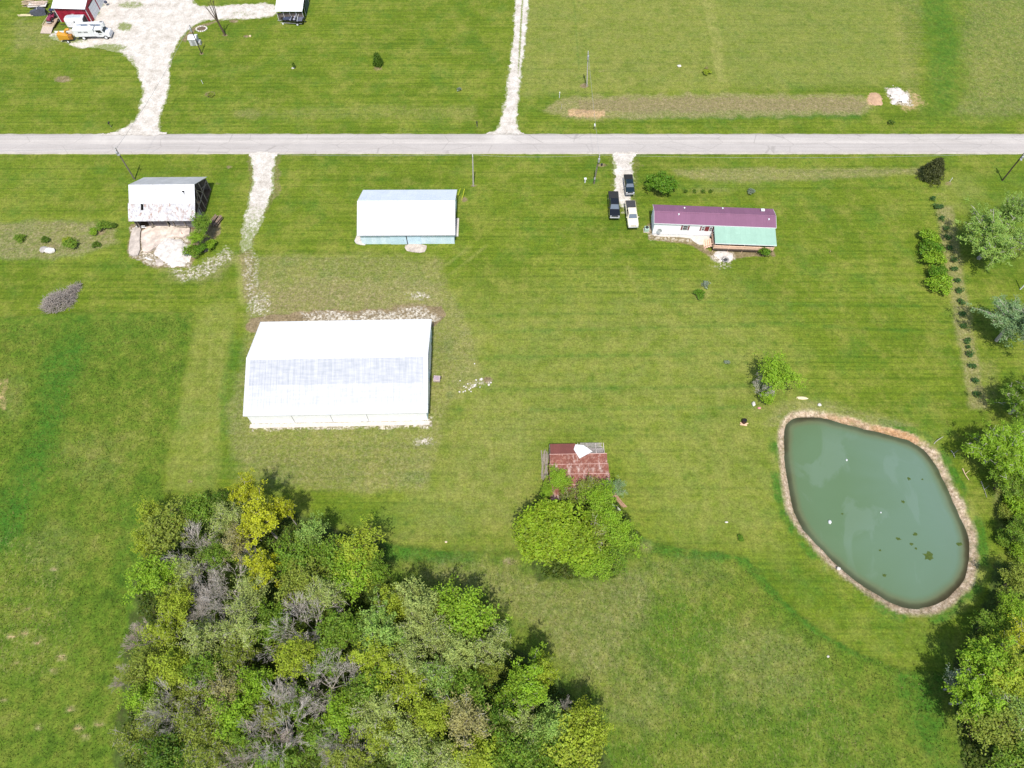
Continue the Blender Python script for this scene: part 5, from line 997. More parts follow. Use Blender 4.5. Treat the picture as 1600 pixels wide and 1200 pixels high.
BARK = simple('bark_brown', L('5f5345'), .95, 0, .35, 3, .1); BARKG = simple('bark_grey', L('b5aca1'), .95, 0, .3, 3, .1); TWIG = simple('twig_grey', L('d0c7bc'), .95, 0, .3, 3, .1); TWIGP = simple('twig_pinkish', L('cdbdb1'), .95, 0, .3, 3, .1)
def leaves(C, N, size, rs, asp=.6, droop=0):
    n = len(C); v = rs.normal(size=(n, 3)); t = np.cross(N, v); t /= np.linalg.norm(t, axis=1)[:, None]+1e-9
    if droop: t[:, 2] -= droop; t /= np.linalg.norm(t, axis=1)[:, None]
    b = np.cross(N, t); b /= np.linalg.norm(b, axis=1)[:, None]+1e-9; s = size*rs.uniform(.6, 1.35, (n, 1))
    P = np.stack([C-t*s, C-b*s*asp, C+t*s, C+b*s*asp], 1).reshape(-1, 3); F = np.arange(n*4).reshape(n, 4); return P, F
def crown(name, seed, R_=3.0, rz=2.4, cz=6.2, nlobe=11, ncl=230, nl=24, ls=.17, spread=.34, lobe=(.34, .5), droop=0, shell=.55, asp=.6):
    rs = np.random.RandomState(seed); d = rs.normal(size=(nlobe, 3)); d /= np.linalg.norm(d, axis=1)[:, None]; d[:, 2] = np.abs(d[:, 2])*.9-.25
    lc = d*np.array([R_, R_, rz])*rs.uniform(.35, .68, (nlobe, 1)); lr = R_*rs.uniform(lobe[0], lobe[1], nlobe)
    k = rs.randint(0, nlobe, ncl); q = rs.normal(size=(ncl, 3)); q /= np.linalg.norm(q, axis=1)[:, None]; q[:, 2] = np.where(q[:, 2] < -.2, -q[:, 2]*.6, q[:, 2])
    cc = lc[k]+q*lr[k][:, None]*rs.uniform(shell, 1.05, (ncl, 1))*np.array([1, 1, .85]); ct = rs.uniform(0, 1, ncl)
    i = np.repeat(np.arange(ncl), nl); C = cc[i]+rs.normal(size=(len(i), 3))*spread*np.array([1, 1, .6])
    N = q[i]*.5+rs.normal(size=(len(i), 3))*.55+np.array([0, 0, .55]); N /= np.linalg.norm(N, axis=1)[:, None]
    P, F = leaves(C, N, ls, rs, asp, droop); P[:, 2] += cz; tt = np.clip(ct[i]*.5+rs.uniform(0, .5, len(i)), 0, 1); hh = np.clip(rs.uniform(-.4, 1, len(i)), 0, 1)
    T = np.repeat(np.stack([tt, hh, tt, np.ones(len(tt))], 1), 4, 0)
    return np_mesh(name, P, F, {'tint': T}), cc+np.array([0, 0, cz]), lc+np.array([0, 0, cz])
def branchy(name, seed, R_=3.0, rz=2.6, cz=6.0, nb=44, per=7, nl=16, ls=.13, spread=.2, droop=0, asp=.6, lowz=-.35, inner=.3):
    """a crown of leafy boughs: each bough has its own length, so the outline is uneven and gaps stay open"""
    rs = np.random.RandomState(seed); d = rs.normal(size=(nb, 3)); d[:, 2] = np.abs(d[:, 2])*1.1+rs.uniform(lowz, .1, nb); d /= np.linalg.norm(d, axis=1)[:, None]
    an = np.arctan2(d[:, 1], d[:, 0]); ph = rs.uniform(0, 6.28, 3); lobe = 1+.2*np.sin(2*an+ph[0])+.16*np.sin(3*an+ph[1])+.1*np.sin(5*an+ph[2])
    ln = rs.uniform(.55, 1.08, nb)*lobe; tip = d*np.array([R_, R_, rz])*ln[:, None]; t = np.tile(np.linspace(inner, 1, per), nb); k = np.repeat(np.arange(nb), per)
    cc = tip[k]*t[:, None]+rs.normal(size=(nb*per, 3))*spread*.9*(.5+t[:, None]); ct = np.repeat(rs.uniform(0, 1, nb), per)
    i = np.repeat(np.arange(nb*per), nl); C = cc[i]+rs.normal(size=(len(i), 3))*spread*np.array([1, 1, .7])
    N = d[k][i]*.35+rs.normal(size=(len(i), 3))*.5+np.array([0, 0, .7]); N /= np.linalg.norm(N, axis=1)[:, None]
    P, F = leaves(C, N, ls, rs, asp, droop); P[:, 2] += cz; tt = np.clip(ct[i]*.45+.1*t[i]+rs.uniform(0, .45, len(i)), 0, 1); hh = np.clip(rs.uniform(-.4, 1, len(i)), 0, 1)
    m = np_mesh(name, P, F, {'tint': np.repeat(np.stack([tt, hh, tt, np.ones(len(tt))], 1), 4, 0)}); up = np.array([0, 0, cz]); return m, tip, up
PROTO = {}
def mkb(key, seed, kw, r=.17, fork=2.2, bark=None):
    m, tip, up = branchy('crown', seed, **kw); rr = random.Random(seed); f = Vector((rr.uniform(-.2, .2), rr.uniform(-.2, .2), fork)); S = [((0, 0, -.2), f, r, r*.8), (f, Vector(up), r*.7, r*.4)]
    for q in tip:
        q = Vector(q); b0 = f.lerp(Vector(up), rr.uniform(.2, 1)); e = Vector(up)+q*.96; mdl = b0.lerp(e, .5)+Vector((rr.uniform(-.2, .2), rr.uniform(-.2, .2), .15)); S += [(b0, mdl, r*.26, r*.16), (mdl, e, r*.16, .012)]
        for _ in range(4):
            p = mdl.lerp(e, rr.random()); S.append((p, p+Vector((rr.gauss(0, .3), rr.gauss(0, .3), rr.uniform(-.05, .4))), .022, .009))
    t = tubes_mesh('trunk', S); t.materials.append(bark or BARK); m.materials.append(None); PROTO.setdefault(key, []).append((t, m))
def tubes_mesh(name, segs, n=5):
    """segs: list of (p, q, r0, r1) -> one mesh"""
    P = np.array([[*s[0]] for s in segs]); Q = np.array([[*s[1]] for s in segs]); r0 = np.array([s[2] for s in segs]); r1 = np.array([s[3] for s in segs])
    d = Q-P; d /= np.linalg.norm(d, axis=1)[:, None]+1e-9; ref = np.where(np.abs(d[:, 2:3]) > .9, [[1., 0, 0]], [[0, 0, 1.]]); a = np.cross(d, ref); a /= np.linalg.norm(a, axis=1)[:, None]+1e-9; b = np.cross(d, a)
    an = np.arange(n)*2*np.pi/n; off = a[:, None]*np.cos(an)[None, :, None]+b[:, None]*np.sin(an)[None, :, None]
    V = np.concatenate([P[:, None]+off*r0[:, None, None], Q[:, None]+off*r1[:, None, None]], 1).reshape(-1, 3); k = len(segs); base = np.arange(k)[:, None]*2*n; i = np.arange(n)[None]; j = (i+1) % n
    F = np.stack([base+i, base+j, base+n+j, base+n+i], -1).reshape(-1, 4); return np_mesh(name, V, F, None, True)
def limb_segs(seed, lobes, base_r=.2, fork=2.2, clus=None, ntw=0):
    rr = random.Random(seed); S = []; f = Vector((rr.uniform(-.2, .2), rr.uniform(-.2, .2), fork)); S.append(((0, 0, -.2), f, base_r, base_r*.75))
    for l in lobes:
        l = Vector(l); m = f.lerp(l, .5)+Vector((rr.uniform(-.3, .3), rr.uniform(-.3, .3), .35)); S += [(f, m, base_r*.5, base_r*.32), (m, l, base_r*.32, base_r*.12)]
    if clus is not None:
        LL = np.array(lobes); idx = list(range(len(clus))); rr.shuffle(idx)
        for c in idx[:ntw]:
            c_ = clus[c]; l = LL[np.argmin(((LL-c_)**2).sum(1))]; S.append((Vector(l), Vector(c_), base_r*.13, .012))
    return S
def bare_segs(seed, H=8.0, spread=.75, depth=6, r=.12, fork=1.6):
    rr = random.Random(seed); TR, BR = [], []; f = Vector((0, 0, fork)); TR.append(((0, 0, -.2), f, r, r*.85))
    def g(p, d, ln, rad, k):
        q = p+d*ln; (TR if k >= depth else BR).append((p, q, rad, rad*.62))
        if k == 0: return
        for _ in range(rr.choice((2, 3, 3)) if k > 1 else 3):
            v = Vector((rr.gauss(0, 1), rr.gauss(0, 1), rr.gauss(0, .8))); nd = (d+v*spread*.42+Vector((0, 0, .1))).normalized(); g(p.lerp(q, rr.uniform(.4, 1)), nd, ln*rr.uniform(.66, .86), max(rad*.54, .010), k-1)
    for i in range(6):
        a = i*1.047+rr.uniform(-.4, .4); d = Vector((math.cos(a)*spread, math.sin(a)*spread, 1)).normalized(); g(f, d, H*.23*rr.uniform(.8, 1.2), r*.5, depth)
    return TR, BR
# ---- prototypes
PROTO = {}
def mk(key, seed, kw, base_r=.2, ntw=0, fork=2.2, bark=None):
    m, cc, lc = crown('crown', seed, **kw); S = limb_segs(seed, lc, base_r, fork, cc, ntw); t = tubes_mesh('trunk', S); t.materials.append(bark or BARK); m.materials.append(None); PROTO.setdefault(key, []).append((t, m))
for s in range(6): mkb('dense', 10+s, dict(nb=62, per=7, nl=18, ls=.125, spread=.24))
for s in range(4): mkb('tall', 30+s, dict(R_=2.6, rz=3.6, cz=5.4, nb=56, per=7, nl=18, ls=.115, spread=.2))
for s in range(6): mkb('sparse', 50+s, dict(nb=46, per=7, nl=13, ls=.1, spread=.2, inner=.4), .17, 2.2, BARKG)
for s in range(3): mkb('feather', 70+s, dict(nb=80, per=9, nl=22, ls=.15, spread=.16, droop=.5, asp=.24, lowz=-.9, rz=3.2, cz=5.0), .2, 2.2, BARKG)
for s in range(4): mkb('clumpy', 80+s, dict(nb=44, per=5, nl=30, ls=.125, spread=.2, inner=.5), .17, 2.2, BARKG)
for s in range(3): mk('shrub', 90+s, dict(R_=1.2, rz=.95, cz=.85, nlobe=9, ncl=120, nl=18, ls=.095, spread=.14, lobe=(.36, .55)), .05, 20, .25)
for s in range(3): mk('plant', 95+s, dict(R_=.5, rz=.42, cz=.34, nlobe=6, ncl=40, nl=9, ls=.075, spread=.08, lobe=(.4, .6)), .025, 8, .1)
BARE = []
for s in range(5):
    TR, BR = bare_segs(200+s, 8, .62+.07*s, 6); a = tubes_mesh('trunk', TR); b_ = tubes_mesh('branches', BR, 3); a.materials.append(BARKG); b_.materials.append(TWIG); BARE.append((a, b_))
TREE_N = [0]; RT = random.Random(5)
def tree(px, py, kind, leaf, R_, H, label, name='tree', cat='tree', group=None, idx=None, cname='crown', tname='trunk', base=None, rz=None):
    """a crown seen at (px, py): stands on the ground under it"""
    k = TREE_N[0]; TREE_N[0] += 1; nom = {'shrub': (1.2, 1.6), 'plant': (.5, .7), 'bare': (3.1, 8.2)}.get(kind, (3.0, 8.6))
    g = base if base is not None else gp(px, py, H*.62); g = Vector((g.x, g.y, 0)); t = thing(name, g, RT.uniform(0, 6.28) if rz is None else rz, label, cat, group); s = R_/nom[0]*(.95 if kind == 'bare' else 1.0); t.scale = (s, s*RT.uniform(.92, 1.08), H/nom[1])
    if kind == 'bare':
        a, b_ = BARE[(k if idx is None else idx) % len(BARE)]; link(tname, a, None, t); o = link('branches', b_, None, t); o.material_slots[0].link = 'OBJECT'; o.material_slots[0].material = TWIGP if leaf == 'pink' else TWIG; return t
    P = PROTO[kind]; a, m = P[(k if idx is None else idx) % len(P)]; link(tname, a, None, t); o = link(cname, m, None, t); o.material_slots[0].link = 'OBJECT'; o.material_slots[0].material = LEAF[leaf]; return t
W = 'trees of the wood'
for q in [
 (389, 774, 'clumpy', 'yellow', 2.2, 11, 'yellow leaved tree top standing highest at the north tip of the wood'), (412, 818, 'clumpy', 'yellow', 3.3, 12, 'large bright yellow tree at the north edge of the wood'), (447, 800, 'clumpy', 'yellow', 1.5, 10, 'small yellow crown right of the large bright yellow tree'), (414, 890, 'clumpy', 'yellow', 2.6, 11, 'second yellow tree directly below the large bright yellow tree'),
 (309, 803, 'dense', 'green', 3.0, 8, 'rounded mid green tree left of the yellow tree top'), (345, 790, 'dense', 'dark', 2.2, 7, 'dark green tree between the rounded green tree and yellow top'), (265, 825, 'dense', 'olive', 3.9, 9, 'fuzzy olive tree at the northwest corner of the wood'), (240, 806, 'dense', 'lime', 2.2, 7.5, 'yellowish fringe tree outermost at the northwest corner'), (245, 900, 'dense', 'bright', 3.2, 9, 'vivid bright green tree on the west edge of the wood'), (230, 852, 'dense', 'lime', 1.8, 7.5, 'narrow lime tree above the vivid green west edge tree'),
 (362, 812, 'sparse', 'pale', 3.0, 10, 'thin pale tree with white trunk left of the large yellow tree'), (372, 852, 'sparse', 'tan', 2.6, 10, 'tan budding tree just left of the second yellow tree'), (340, 868, 'tall', 'green', 2.7, 9, 'mid green tree right of the grey leafless pair'), (297, 895, 'sparse', 'pale', 2.4, 9, 'thin pale tree inside the vivid green west edge tree'), (280, 945, 'dense', 'lime', 2.7, 9, 'lime tree below the vivid green west edge tree'), (395, 930, 'sparse', 'pale', 3.0, 10, 'thin pale tree below the second yellow tree'),
 (258, 988, 'sparse', 'lime', 2.8, 9, 'thin lime tree right of the pinkish leafless west edge tree'), (232, 1044, 'dense', 'olive', 2.6, 9, 'olive tree right of the lower pinkish leafless tree'), (277, 1046, 'dense', 'lime', 2.8, 10, 'lime tree inside the olive west edge tree'), (230, 1092, 'dense', 'bright', 2.2, 9, 'bright green tree lowest on the west edge of the wood'), (246, 1110, 'sparse', 'pale', 2.4, 9, 'pale tree just inside the lowest bright west edge tree'), (220, 1152, 'sparse', 'olive', 2.8, 9, 'faint greyish tree at the southwest corner of the wood'),
 (320, 1002, 'sparse', 'pale', 3.1, 11, 'pale spindly tree in the western middle of the wood'), (326, 1046, 'tall', 'green', 2.8, 10, 'mid green tree below the pale spindly western tree'), (384, 982, 'sparse', 'pale', 3.0, 11, 'pale tree above the dark hollow in the wood'), (376, 1020, 'sparse', 'olive', 2.8, 10, 'olive twiggy tree left of the dark hollow in the wood'), (358, 1082, 'sparse', 'tan', 2.9, 11, 'tan pinkish budding tree in the lower western wood'), (366, 1118, 'dense', 'bright', 3.0, 10, 'bright green tree below the tan pinkish budding tree'), (406, 1076, 'dense', 'bright', 2.6, 10, 'bright green tree below the dark hollow in the wood'), (466, 1027, 'dense', 'lime', 2.8, 11, 'lime tree between the two large grey leafless trees'),
 (264, 1178, 'dense', 'dark', 3.0, 9, 'dark green tree at the bottom left of the wood'), (312, 1140, 'sparse', 'olive', 3.0, 10, 'olive twiggy tree below the small grey western tree'), (338, 1172, 'sparse', 'olive', 3.0, 10, 'olive tree at the bottom edge left of the large grey tree'), (385, 1150, 'tall', 'green', 2.4, 9, 'narrow green tree left of the large lower grey tree'),
 (489, 838, 'tall', 'willow', 2.8, 10, 'pale green pointed tree right of the small yellow crown'), (463, 872, 'dense', 'green', 3.2, 10, 'mid green tree right of the second yellow tree'), (476, 912, 'dense', 'olive', 3.3, 10, 'olive tree above the large round grey leafless tree'), (560, 868, 'dense', 'lime', 3.9, 9, 'broad lime tree at the northeast corner of the wood'), (553, 905, 'dense', 'bright', 3.3, 9, 'bright tree below the broad lime corner tree'), (585, 895, 'dense', 'green', 2.2, 8, 'small green tree on the outer side of the northeast corner'), (520, 872, 'dense', 'green', 2.8, 9, 'mid green tree left of the broad lime corner tree'), (512, 932, 'sparse', 'pale', 2.8, 11, 'pale tree right of the olive tree above the grey one'),
 (616, 950, 'dense', 'lime', 2.8, 9, 'lime rounded tree left of the tall pale east tree'), (653, 944, 'tall', 'pale', 3.2, 12, 'tall pale pointed tree on the northeast side of the wood'), (722, 966, 'dense', 'bright', 4.0, 10, 'broad bright green tree on the east side of the wood'), (536, 990, 'dense', 'green', 3.3, 10, 'mid green tree right of the large round grey tree'), (598, 988, 'clumpy', 'willow', 3.4, 12, 'light green clumpy tree in the centre of the wood'), (590, 1030, 'clumpy', 'lime', 3.3, 12, 'light lime clumpy tree directly below the light green one'), (654, 982, 'sparse', 'pale', 3.0, 11, 'greyish pale tree below the tall pale pointed tree'), (692, 1000, 'sparse', 'pale', 2.8, 11, 'pale twiggy tree below left of the broad bright tree'), (722, 1024, 'clumpy', 'pale', 2.8, 11, 'pale clumpy tree at the inner east side of the wood'),
 (774, 1008, 'sparse', 'pale', 2.6, 10, 'thin pale tree outermost under the broad bright tree'), (644, 1032, 'sparse', 'pale', 2.8, 12, 'whitish twiggy tree right of the light lime clumpy tree'), (580, 1074, 'dense', 'green', 2.9, 10, 'green tree below the light lime clumpy tree'), (640, 1072, 'sparse', 'lime', 3.2, 11, 'yellowish thin tree below the whitish twiggy tree'), (688, 1062, 'sparse', 'willow', 3.0, 11, 'thin willow green tree right of the yellowish thin one'), (734, 1078, 'dense', 'green', 2.9, 10, 'mid green tree left of the light eastern tree'), (824, 1074, 'clumpy', 'bright', 3.3, 11, 'light bright tree on the lower east edge of the wood'), (848, 1052, 'clumpy', 'lime', 1.9, 11, 'small lime crown on top of the light eastern tree'),
 (536, 1114, 'dense', 'bright', 2.6, 9, 'bright low tree right of the twin trunked grey tree'), (592, 1112, 'sparse', 'pale', 3.0, 11, 'pale tree with curved bare branches in the lower wood'), (598, 1146, 'sparse', 'lime', 2.8, 10, 'lime thin tree below the curved branch tree'), (636, 1156, 'sparse', 'pale', 3.2, 11, 'pale thin tree at the lower middle of the wood'), (676, 1116, 'dense', 'lime', 2.8, 11, 'lime tree left of the grey green twiggy tree'), (640, 1188, 'sparse', 'willow', 3.0, 10, 'willow green tree at the bottom edge in the middle'), (702, 1184, 'sparse', 'pale', 3.0, 10, 'pale tree at the bottom edge right of the middle'), (728, 1124, 'sparse', 'tan', 3.6, 12, 'large grey green twiggy tree in the lower east wood'), (780, 1122, 'dense', 'dark', 2.6, 9, 'dark green tree right of the large grey green twiggy tree'), (814, 1130, 'sparse', 'pale', 2.6, 10, 'thin pale tree below the light eastern tree'), (828, 1168, 'dense', 'dark', 3.0, 9, 'dark green tree left of the yellow green corner tree'),
 (896, 1164, 'dense', 'lime', 4.2, 10, 'large yellow green tree at the southeast corner of the wood'), (912, 1120, 'dense', 'lime', 2.0, 9, 'small yellow green tree above the southeast corner tree'), (926, 1148, 'dense', 'lime', 2.2, 9, 'outermost yellow green tree at the southeast corner'), (858, 1138, 'dense', 'willow', 2.6, 10, 'soft green tree left of the small yellow green tree'), (798, 1188, 'dense', 'green', 3.2, 10, 'green tree at the bottom edge left of the corner trees'), (752, 1190, 'dense', 'lime', 3.2, 10, 'lime tree at the bottom edge right of the pale one'), (870, 1200, 'dense', 'green', 3.2, 9, 'green tree at the bottom edge below the corner tree'), (548, 1186, 'dense', 'olive', 2.6, 8, 'olive low tree at the bottom edge by the small grey tree'), (440, 1186, 'dense', 'green', 2.6, 8, 'green low tree at the bottom edge below the large grey tree'), (500, 1150, 'dense', 'green', 2.6, 7, 'low green tree left of the small grey lower tree'), (460, 1095, 'dense', 'green', 2.6, 7.5, 'low green tree between the lower grey trees'), (426, 975, 'dense', 'green', 2.8, 8, 'low green tree left of the large round grey tree'), (505, 1030, 'dense', 'green', 2.8, 8, 'low green tree below the large round grey tree'), (690, 950, 'dense', 'olive', 2.0, 8, 'low olive tree between the tall pale and broad bright trees'), (760, 1050, 'dense', 'olive', 2.2, 7, 'low olive tree in the eastern gap of the wood'), (425, 1115, 'dense', 'olive', 2.4, 8, 'low olive tree left of the twin trunked grey tree'), (300, 1090, 'dense', 'olive', 2.4, 7, 'low olive tree behind the small grey western tree')]:
    tree(*q, group=W)
for q in [(313, 868, 'bare', 'grey', 3.6, 10, 'grey leafless tree in the northwest part of the wood'), (362, 932, 'bare', 'grey', 3.6, 10, 'dense twiggy grey leafless tree below the yellow trees'), (309, 925, 'bare', 'grey', 3.0, 9, 'dim grey leafless tree left of the dense twiggy one'), (222, 996, 'bare', 'pink', 2.9, 8, 'pinkish leafless tree on the west edge of the wood'), (214, 1056, 'bare', 'pink', 2.3, 8, 'lower pinkish leafless tree on the west edge of the wood'), (280, 1104, 'bare', 'grey', 3.2, 11, 'small grey leafless tree in the lower west of the wood'), (478, 976, 'bare', 'grey', 4.2, 12, 'large round grey leafless tree in the middle of the wood'),
          (505, 1068, 'bare', 'grey', 3.8, 12, 'twin trunked grey leafless tree in the lower middle'), (474, 1080, 'bare', 'grey', 2.8, 11, 'left half crown of the twin grey leafless trees'), (432, 1142, 'bare', 'grey', 4.2, 12, 'large spreading grey leafless tree near the bottom edge'), (400, 1182, 'bare', 'pink', 3.4, 10, 'pinkish leafless tree at the bottom edge of the wood'), (540, 1150, 'bare', 'grey', 2.8, 10, 'small grey leafless tree in the lower middle'), (529, 1190, 'bare', 'grey', 2.6, 10, 'grey leafless tree at the bottom edge in the middle'), (876, 1112, 'bare', 'grey', 1.6, 10, 'thin whitish leafless tree by the southeast corner'), (386, 868, 'bare', 'grey', 1.6, 9, 'white leafless snag between the two yellow trees'), (720, 985, 'bare', 'grey', 1.2, 10, 'white leafless snag against the broad bright tree')]:
    tree(*q, group='leafless trees of the wood', name='leafless_tree')
# ---- cluster by the rusty shed
mk('big', 300, dict(R_=3.0, rz=2.9, cz=5.4, nlobe=15, ncl=620, nl=26, ls=.115, spread=.2, lobe=(.4, .52), shell=.8), .22, 10)
tree(868, 840, 'big', 'maple', 5.5, 11, 'large dense rounded yellowish green tree in front of the rusty shed')
S2 = 'trees crowding the rusty shed'
for q in [(872, 752, 'dense', 'bright', 2.0, 4.5, 'bright small tree at the left front of the rusty shed'), (853, 770, 'dense', 'bright', 1.3, 3.6, 'low bright shrub tree at the left corner of the rusty shed'), (935, 782, 'dense', 'bright', 2.6, 7, 'bright tree hiding the rusty shed front right'), (915, 765, 'sparse', 'olive', 2.2, 6, 'olive twiggy tree over the rusty shed roof'), (922, 840, 'sparse', 'olive', 3.0, 7, 'brownish olive tree between the round tree and right clump'), (948, 815, 'dense', 'bright', 2.6, 7, 'bright tree below the rusty shed right corner'), (964, 838, 'dense', 'bright', 2.8, 6, 'bright tree on the right side of the clump'), (982, 848, 'dense', 'green', 1.7, 5, 'low green tree outermost right in the clump'), (935, 880, 'dense', 'bright', 2.8, 6, 'bright low tree at the bottom of the clump'), (962, 878, 'dense', 'green', 2.2, 6, 'green low tree at the bottom right of the clump'), (960, 765, 'sparse', 'greywillow', 1.8, 5.5, 'grey green twiggy tree at the rusty shed right wall'), (908, 885, 'dense', 'bright', 1.9, 4.5, 'low bright shrub tree right under the large rounded tree'), (888, 780, 'sparse', 'olive', 1.6, 5, 'thin olive tree between rusty shed and rounded tree')]:
    tree(*q, group=S2)
# ---- pond tree and right hand side
t = tree(1214, 586, 'dense', 'bright', 3.5, 6.0, 'leafy bright green tree beside the pond top')
tree(1190, 602, 'bare', 'grey', 1.7, 4.2, 'bare grey branchy shrub tree left of the leafy pond tree', name='leafless_tree'); tree(1198, 617, 'shrub', 'bright', 1.7, 2.4, 'bright shrub at the foot of the leafy pond tree', 'shrub', 'shrub', cname='foliage', tname='stems')
RS = 'trees along the right side'
for q in [(1560, 368, 'feather', 'willow', 5.6, 10, 'large feathery willow green tree at the right edge by the road'), (1588, 330, 'feather', 'willow', 3.6, 11, 'upper feathery tree top behind the large willow green tree'), (1592, 500, 'feather', 'greywillow', 5.0, 10, 'dark feathery blue green tree at the right edge'), (1612, 620, 'feather', 'green', 4.2, 9, 'dark green tree cut by the right edge above the pond'), (1574, 698, 'feather', 'bright', 5.0, 9, 'bright willow like tree right of the pond top'), (1572, 752, 'dense', 'green', 2.6, 5, 'low green tree below the bright willow like tree'),
          (1604, 738, 'feather', 'bright', 3.0, 8, 'bright feathery tree cut by the right edge'), (1594, 830, 'dense', 'green', 2.4, 5, 'low green tree right of the pond bottom'), (1592, 905, 'dense', 'olive', 2.6, 6.5, 'yellowish olive tree at the right edge below the pond'), (1546, 976, 'dense', 'green', 2.2, 5.0, 'green tree below the lower right pond corner'), (1578, 958, 'dense', 'bright', 2.4, 6.5, 'bright tree right of the tree by the pond corner'), (1598, 1000, 'sparse', 'yellow', 3.0, 9, 'yellow budding tree at the right edge'), (1538, 1030, 'dense', 'bright', 3.4, 9, 'bright rounded tree above the lower right clump'), (1500, 1072, 'sparse', 'sage', 2.6, 6.5, 'grey green shrubby tree leftmost in the lower right clump'), (1520, 1092, 'clumpy', 'bright', 3.4, 9, 'vivid bright tree in the lower right clump'), (1564, 1052, 'dense', 'lime', 3.6, 9, 'lime tree in the middle of the lower right clump'), (1592, 1060, 'dense', 'bright', 3.0, 9, 'bright tree at the right edge of the lower right clump'), (1545, 1130, 'dense', 'olive', 3.4, 9, 'olive tree at the bottom of the lower right clump'), (1585, 1120, 'sparse', 'willow', 3.4, 9, 'thin willow tree at the right edge near the bottom'), (1586, 1180, 'dense', 'green', 3.4, 8, 'green tree in the bottom right corner')]:
    tree(*q, group=RS)
for i, (x, y, c, r, lab) in enumerate(((1548, 690, 'green', 1.3, 'dark shrub under the left side of the bright willow like tree'), (1590, 790, 'bright', 1.8, 'bright shrub in the brush right of the pond'), (1570, 800, 'olive', 1.3, 'olive shrub in the brush nearest the pond'), (1566, 840, 'green', 1.4, 'green shrub in the lower brush right of the pond'), (1598, 860, 'bright', 1.6, 'bright shrub at the right edge below the brush'))): tree(x, y, 'shrub', c, r, r*1.3, lab, 'shrub', 'shrub', 'shrubs in the brush right of the pond', cname='foliage', tname='stems')
# ---- lawn trees and shrubs
def shrub(px, py, c, r, h, lab, group=None, name='shrub', kind='shrub', cat='shrub'): return tree(px, py, kind, c, r, h, lab, name, cat, group, cname='foliage', tname='stems')
mk('globe', 310, dict(R_=1.2, rz=1.05, cz=.9, nlobe=13, ncl=360, nl=20, ls=.062, spread=.09, lobe=(.4, .52), shell=.8), .05, 10, .2)
t = tree(1033, 287, 'globe', 'bush', 2.9, 13, 'large round dark green bush behind the mobile home'); t.scale = (2.5, 2.5, 2.2); t.location = gp(1033, 290, 1.4); t.location.z = 0
def evergreen(px, py, R_, H, lab, leaf='spruce', name='evergreen_tree'):
    rs = np.random.RandomState(7); n = 620; u = rs.rand(n)**.8; a = rs.rand(n)*2*np.pi; rad = R_*(1-u)**.75*rs.uniform(.55, 1.05, n); cc = np.stack([rad*np.cos(a), rad*np.sin(a), .3+u*(H-.3)-rad*.15], 1)
    i = np.repeat(np.arange(n), 16); out = np.stack([np.cos(a), np.sin(a), .5+0*a], 1)[i]; C = cc[i]+rs.normal(size=(len(i), 3))*.14+out*rs.uniform(-.2, .25, (len(i), 1)); N = out*.6+rs.normal(size=(len(i), 3))*.6; N /= np.linalg.norm(N, axis=1)[:, None]
    P, F = leaves(C, N, .16, rs, .3); tt = np.clip(rs.rand(n)[i]*.6+rs.rand(len(i))*.4, 0, 1); m = np_mesh('foliage', P, F, {'tint': np.repeat(np.stack([tt, tt*.5, tt, tt*0+1], 1), 4, 0)}); g = gp(px, py, H*.4); t = thing(name, (g.x, g.y, 0), 0, lab, 'tree')
    link('foliage', m, LEAF[leaf], t); MB().tube((0, 0, -.1), (0, 0, H*.8), .14, .04, 6).build('trunk', BARK, t); return t
evergreen(1459, 266, 2.75, 4.6, 'dark conical evergreen near the road at the right'); evergreen(590, 95, 1.0, 2.6, 'small green conifer sapling in the north lawn', 'dark'); evergreen(590, 94, .3, 2.9, 'x') if False else None
H5 = 'hedge shrubs left of the mulched row'
for i, (x, y, r, o) in enumerate(((1453, 371, 2.0, 'first'), (1456, 386, 2.1, 'second'), (1460, 402, 2.1, 'third'), (1464, 423, 1.8, 'fourth'), (1469, 441, 2.2, 'fifth'))): shrub(x, y, 'bush' if i % 2 else 'bright', r, 2.4, o+' shrub from the road in the short bright green hedge', H5)
ORD = 'first second third fourth fifth sixth seventh eighth ninth tenth eleventh twelfth thirteenth fourteenth fifteenth sixteenth seventeenth eighteenth nineteenth twentieth'.split()
row = [(1459, 309), (1463, 322), (1470, 323), (1473, 340), (1478, 356), (1481, 370), (1484, 387), (1490, 405), (1492, 420), (1496, 437), (1500, 453), (1502, 471), (1504, 489), (1508, 509), (1512, 531), (1513, 542), (1516, 552), (1520, 572), (1524, 593), (1528, 616)]
for i, (x, y) in enumerate(row): shrub(x, y, 'row', .42 if i == 15 else .62+.12*((i*7) % 3)/2, .8, ORD[i]+' low plant from the road in the long mulched row', 'low plants in the mulched row', 'row_plant', 'plant', 'plant')
shrub(1093, 459, 'bush', 1.0, 1.3, 'small round bright shrub in the lawn below the mobile home'); shrub(1104, 443, 'sage', .75, .8, 'grey blue clump just above the small round lawn shrub', None, 'clump_plant', 'plant', 'plant'); shrub(1157, 841, 'bush', .6, .7, 'tiny round green shrub in the lawn left of the pond'); shrub(1136, 566, 'sage', .55, .5, 'faint grey green tuft in the lawn above the pond', None, 'clump_plant', 'plant', 'plant')
shrub(1194, 391, 'bush', 1.2, 1.9, 'green shrub at the right front corner of the porch'); shrub(1393, 191, 'dark', .8, .8, 'dark green tuft on the north verge below the rubble pile', None, 'clump_plant', 'plant', 'plant'); shrub(1105, 112, 'lime', .9, 1.0, 'yellowish shrub in the north pasture right of the white stone'); shrub(1104, 106, 'tan', .5, .8, 'tan tuft on top of the yellowish pasture shrub', None, 'clump_plant', 'plant', 'plant')
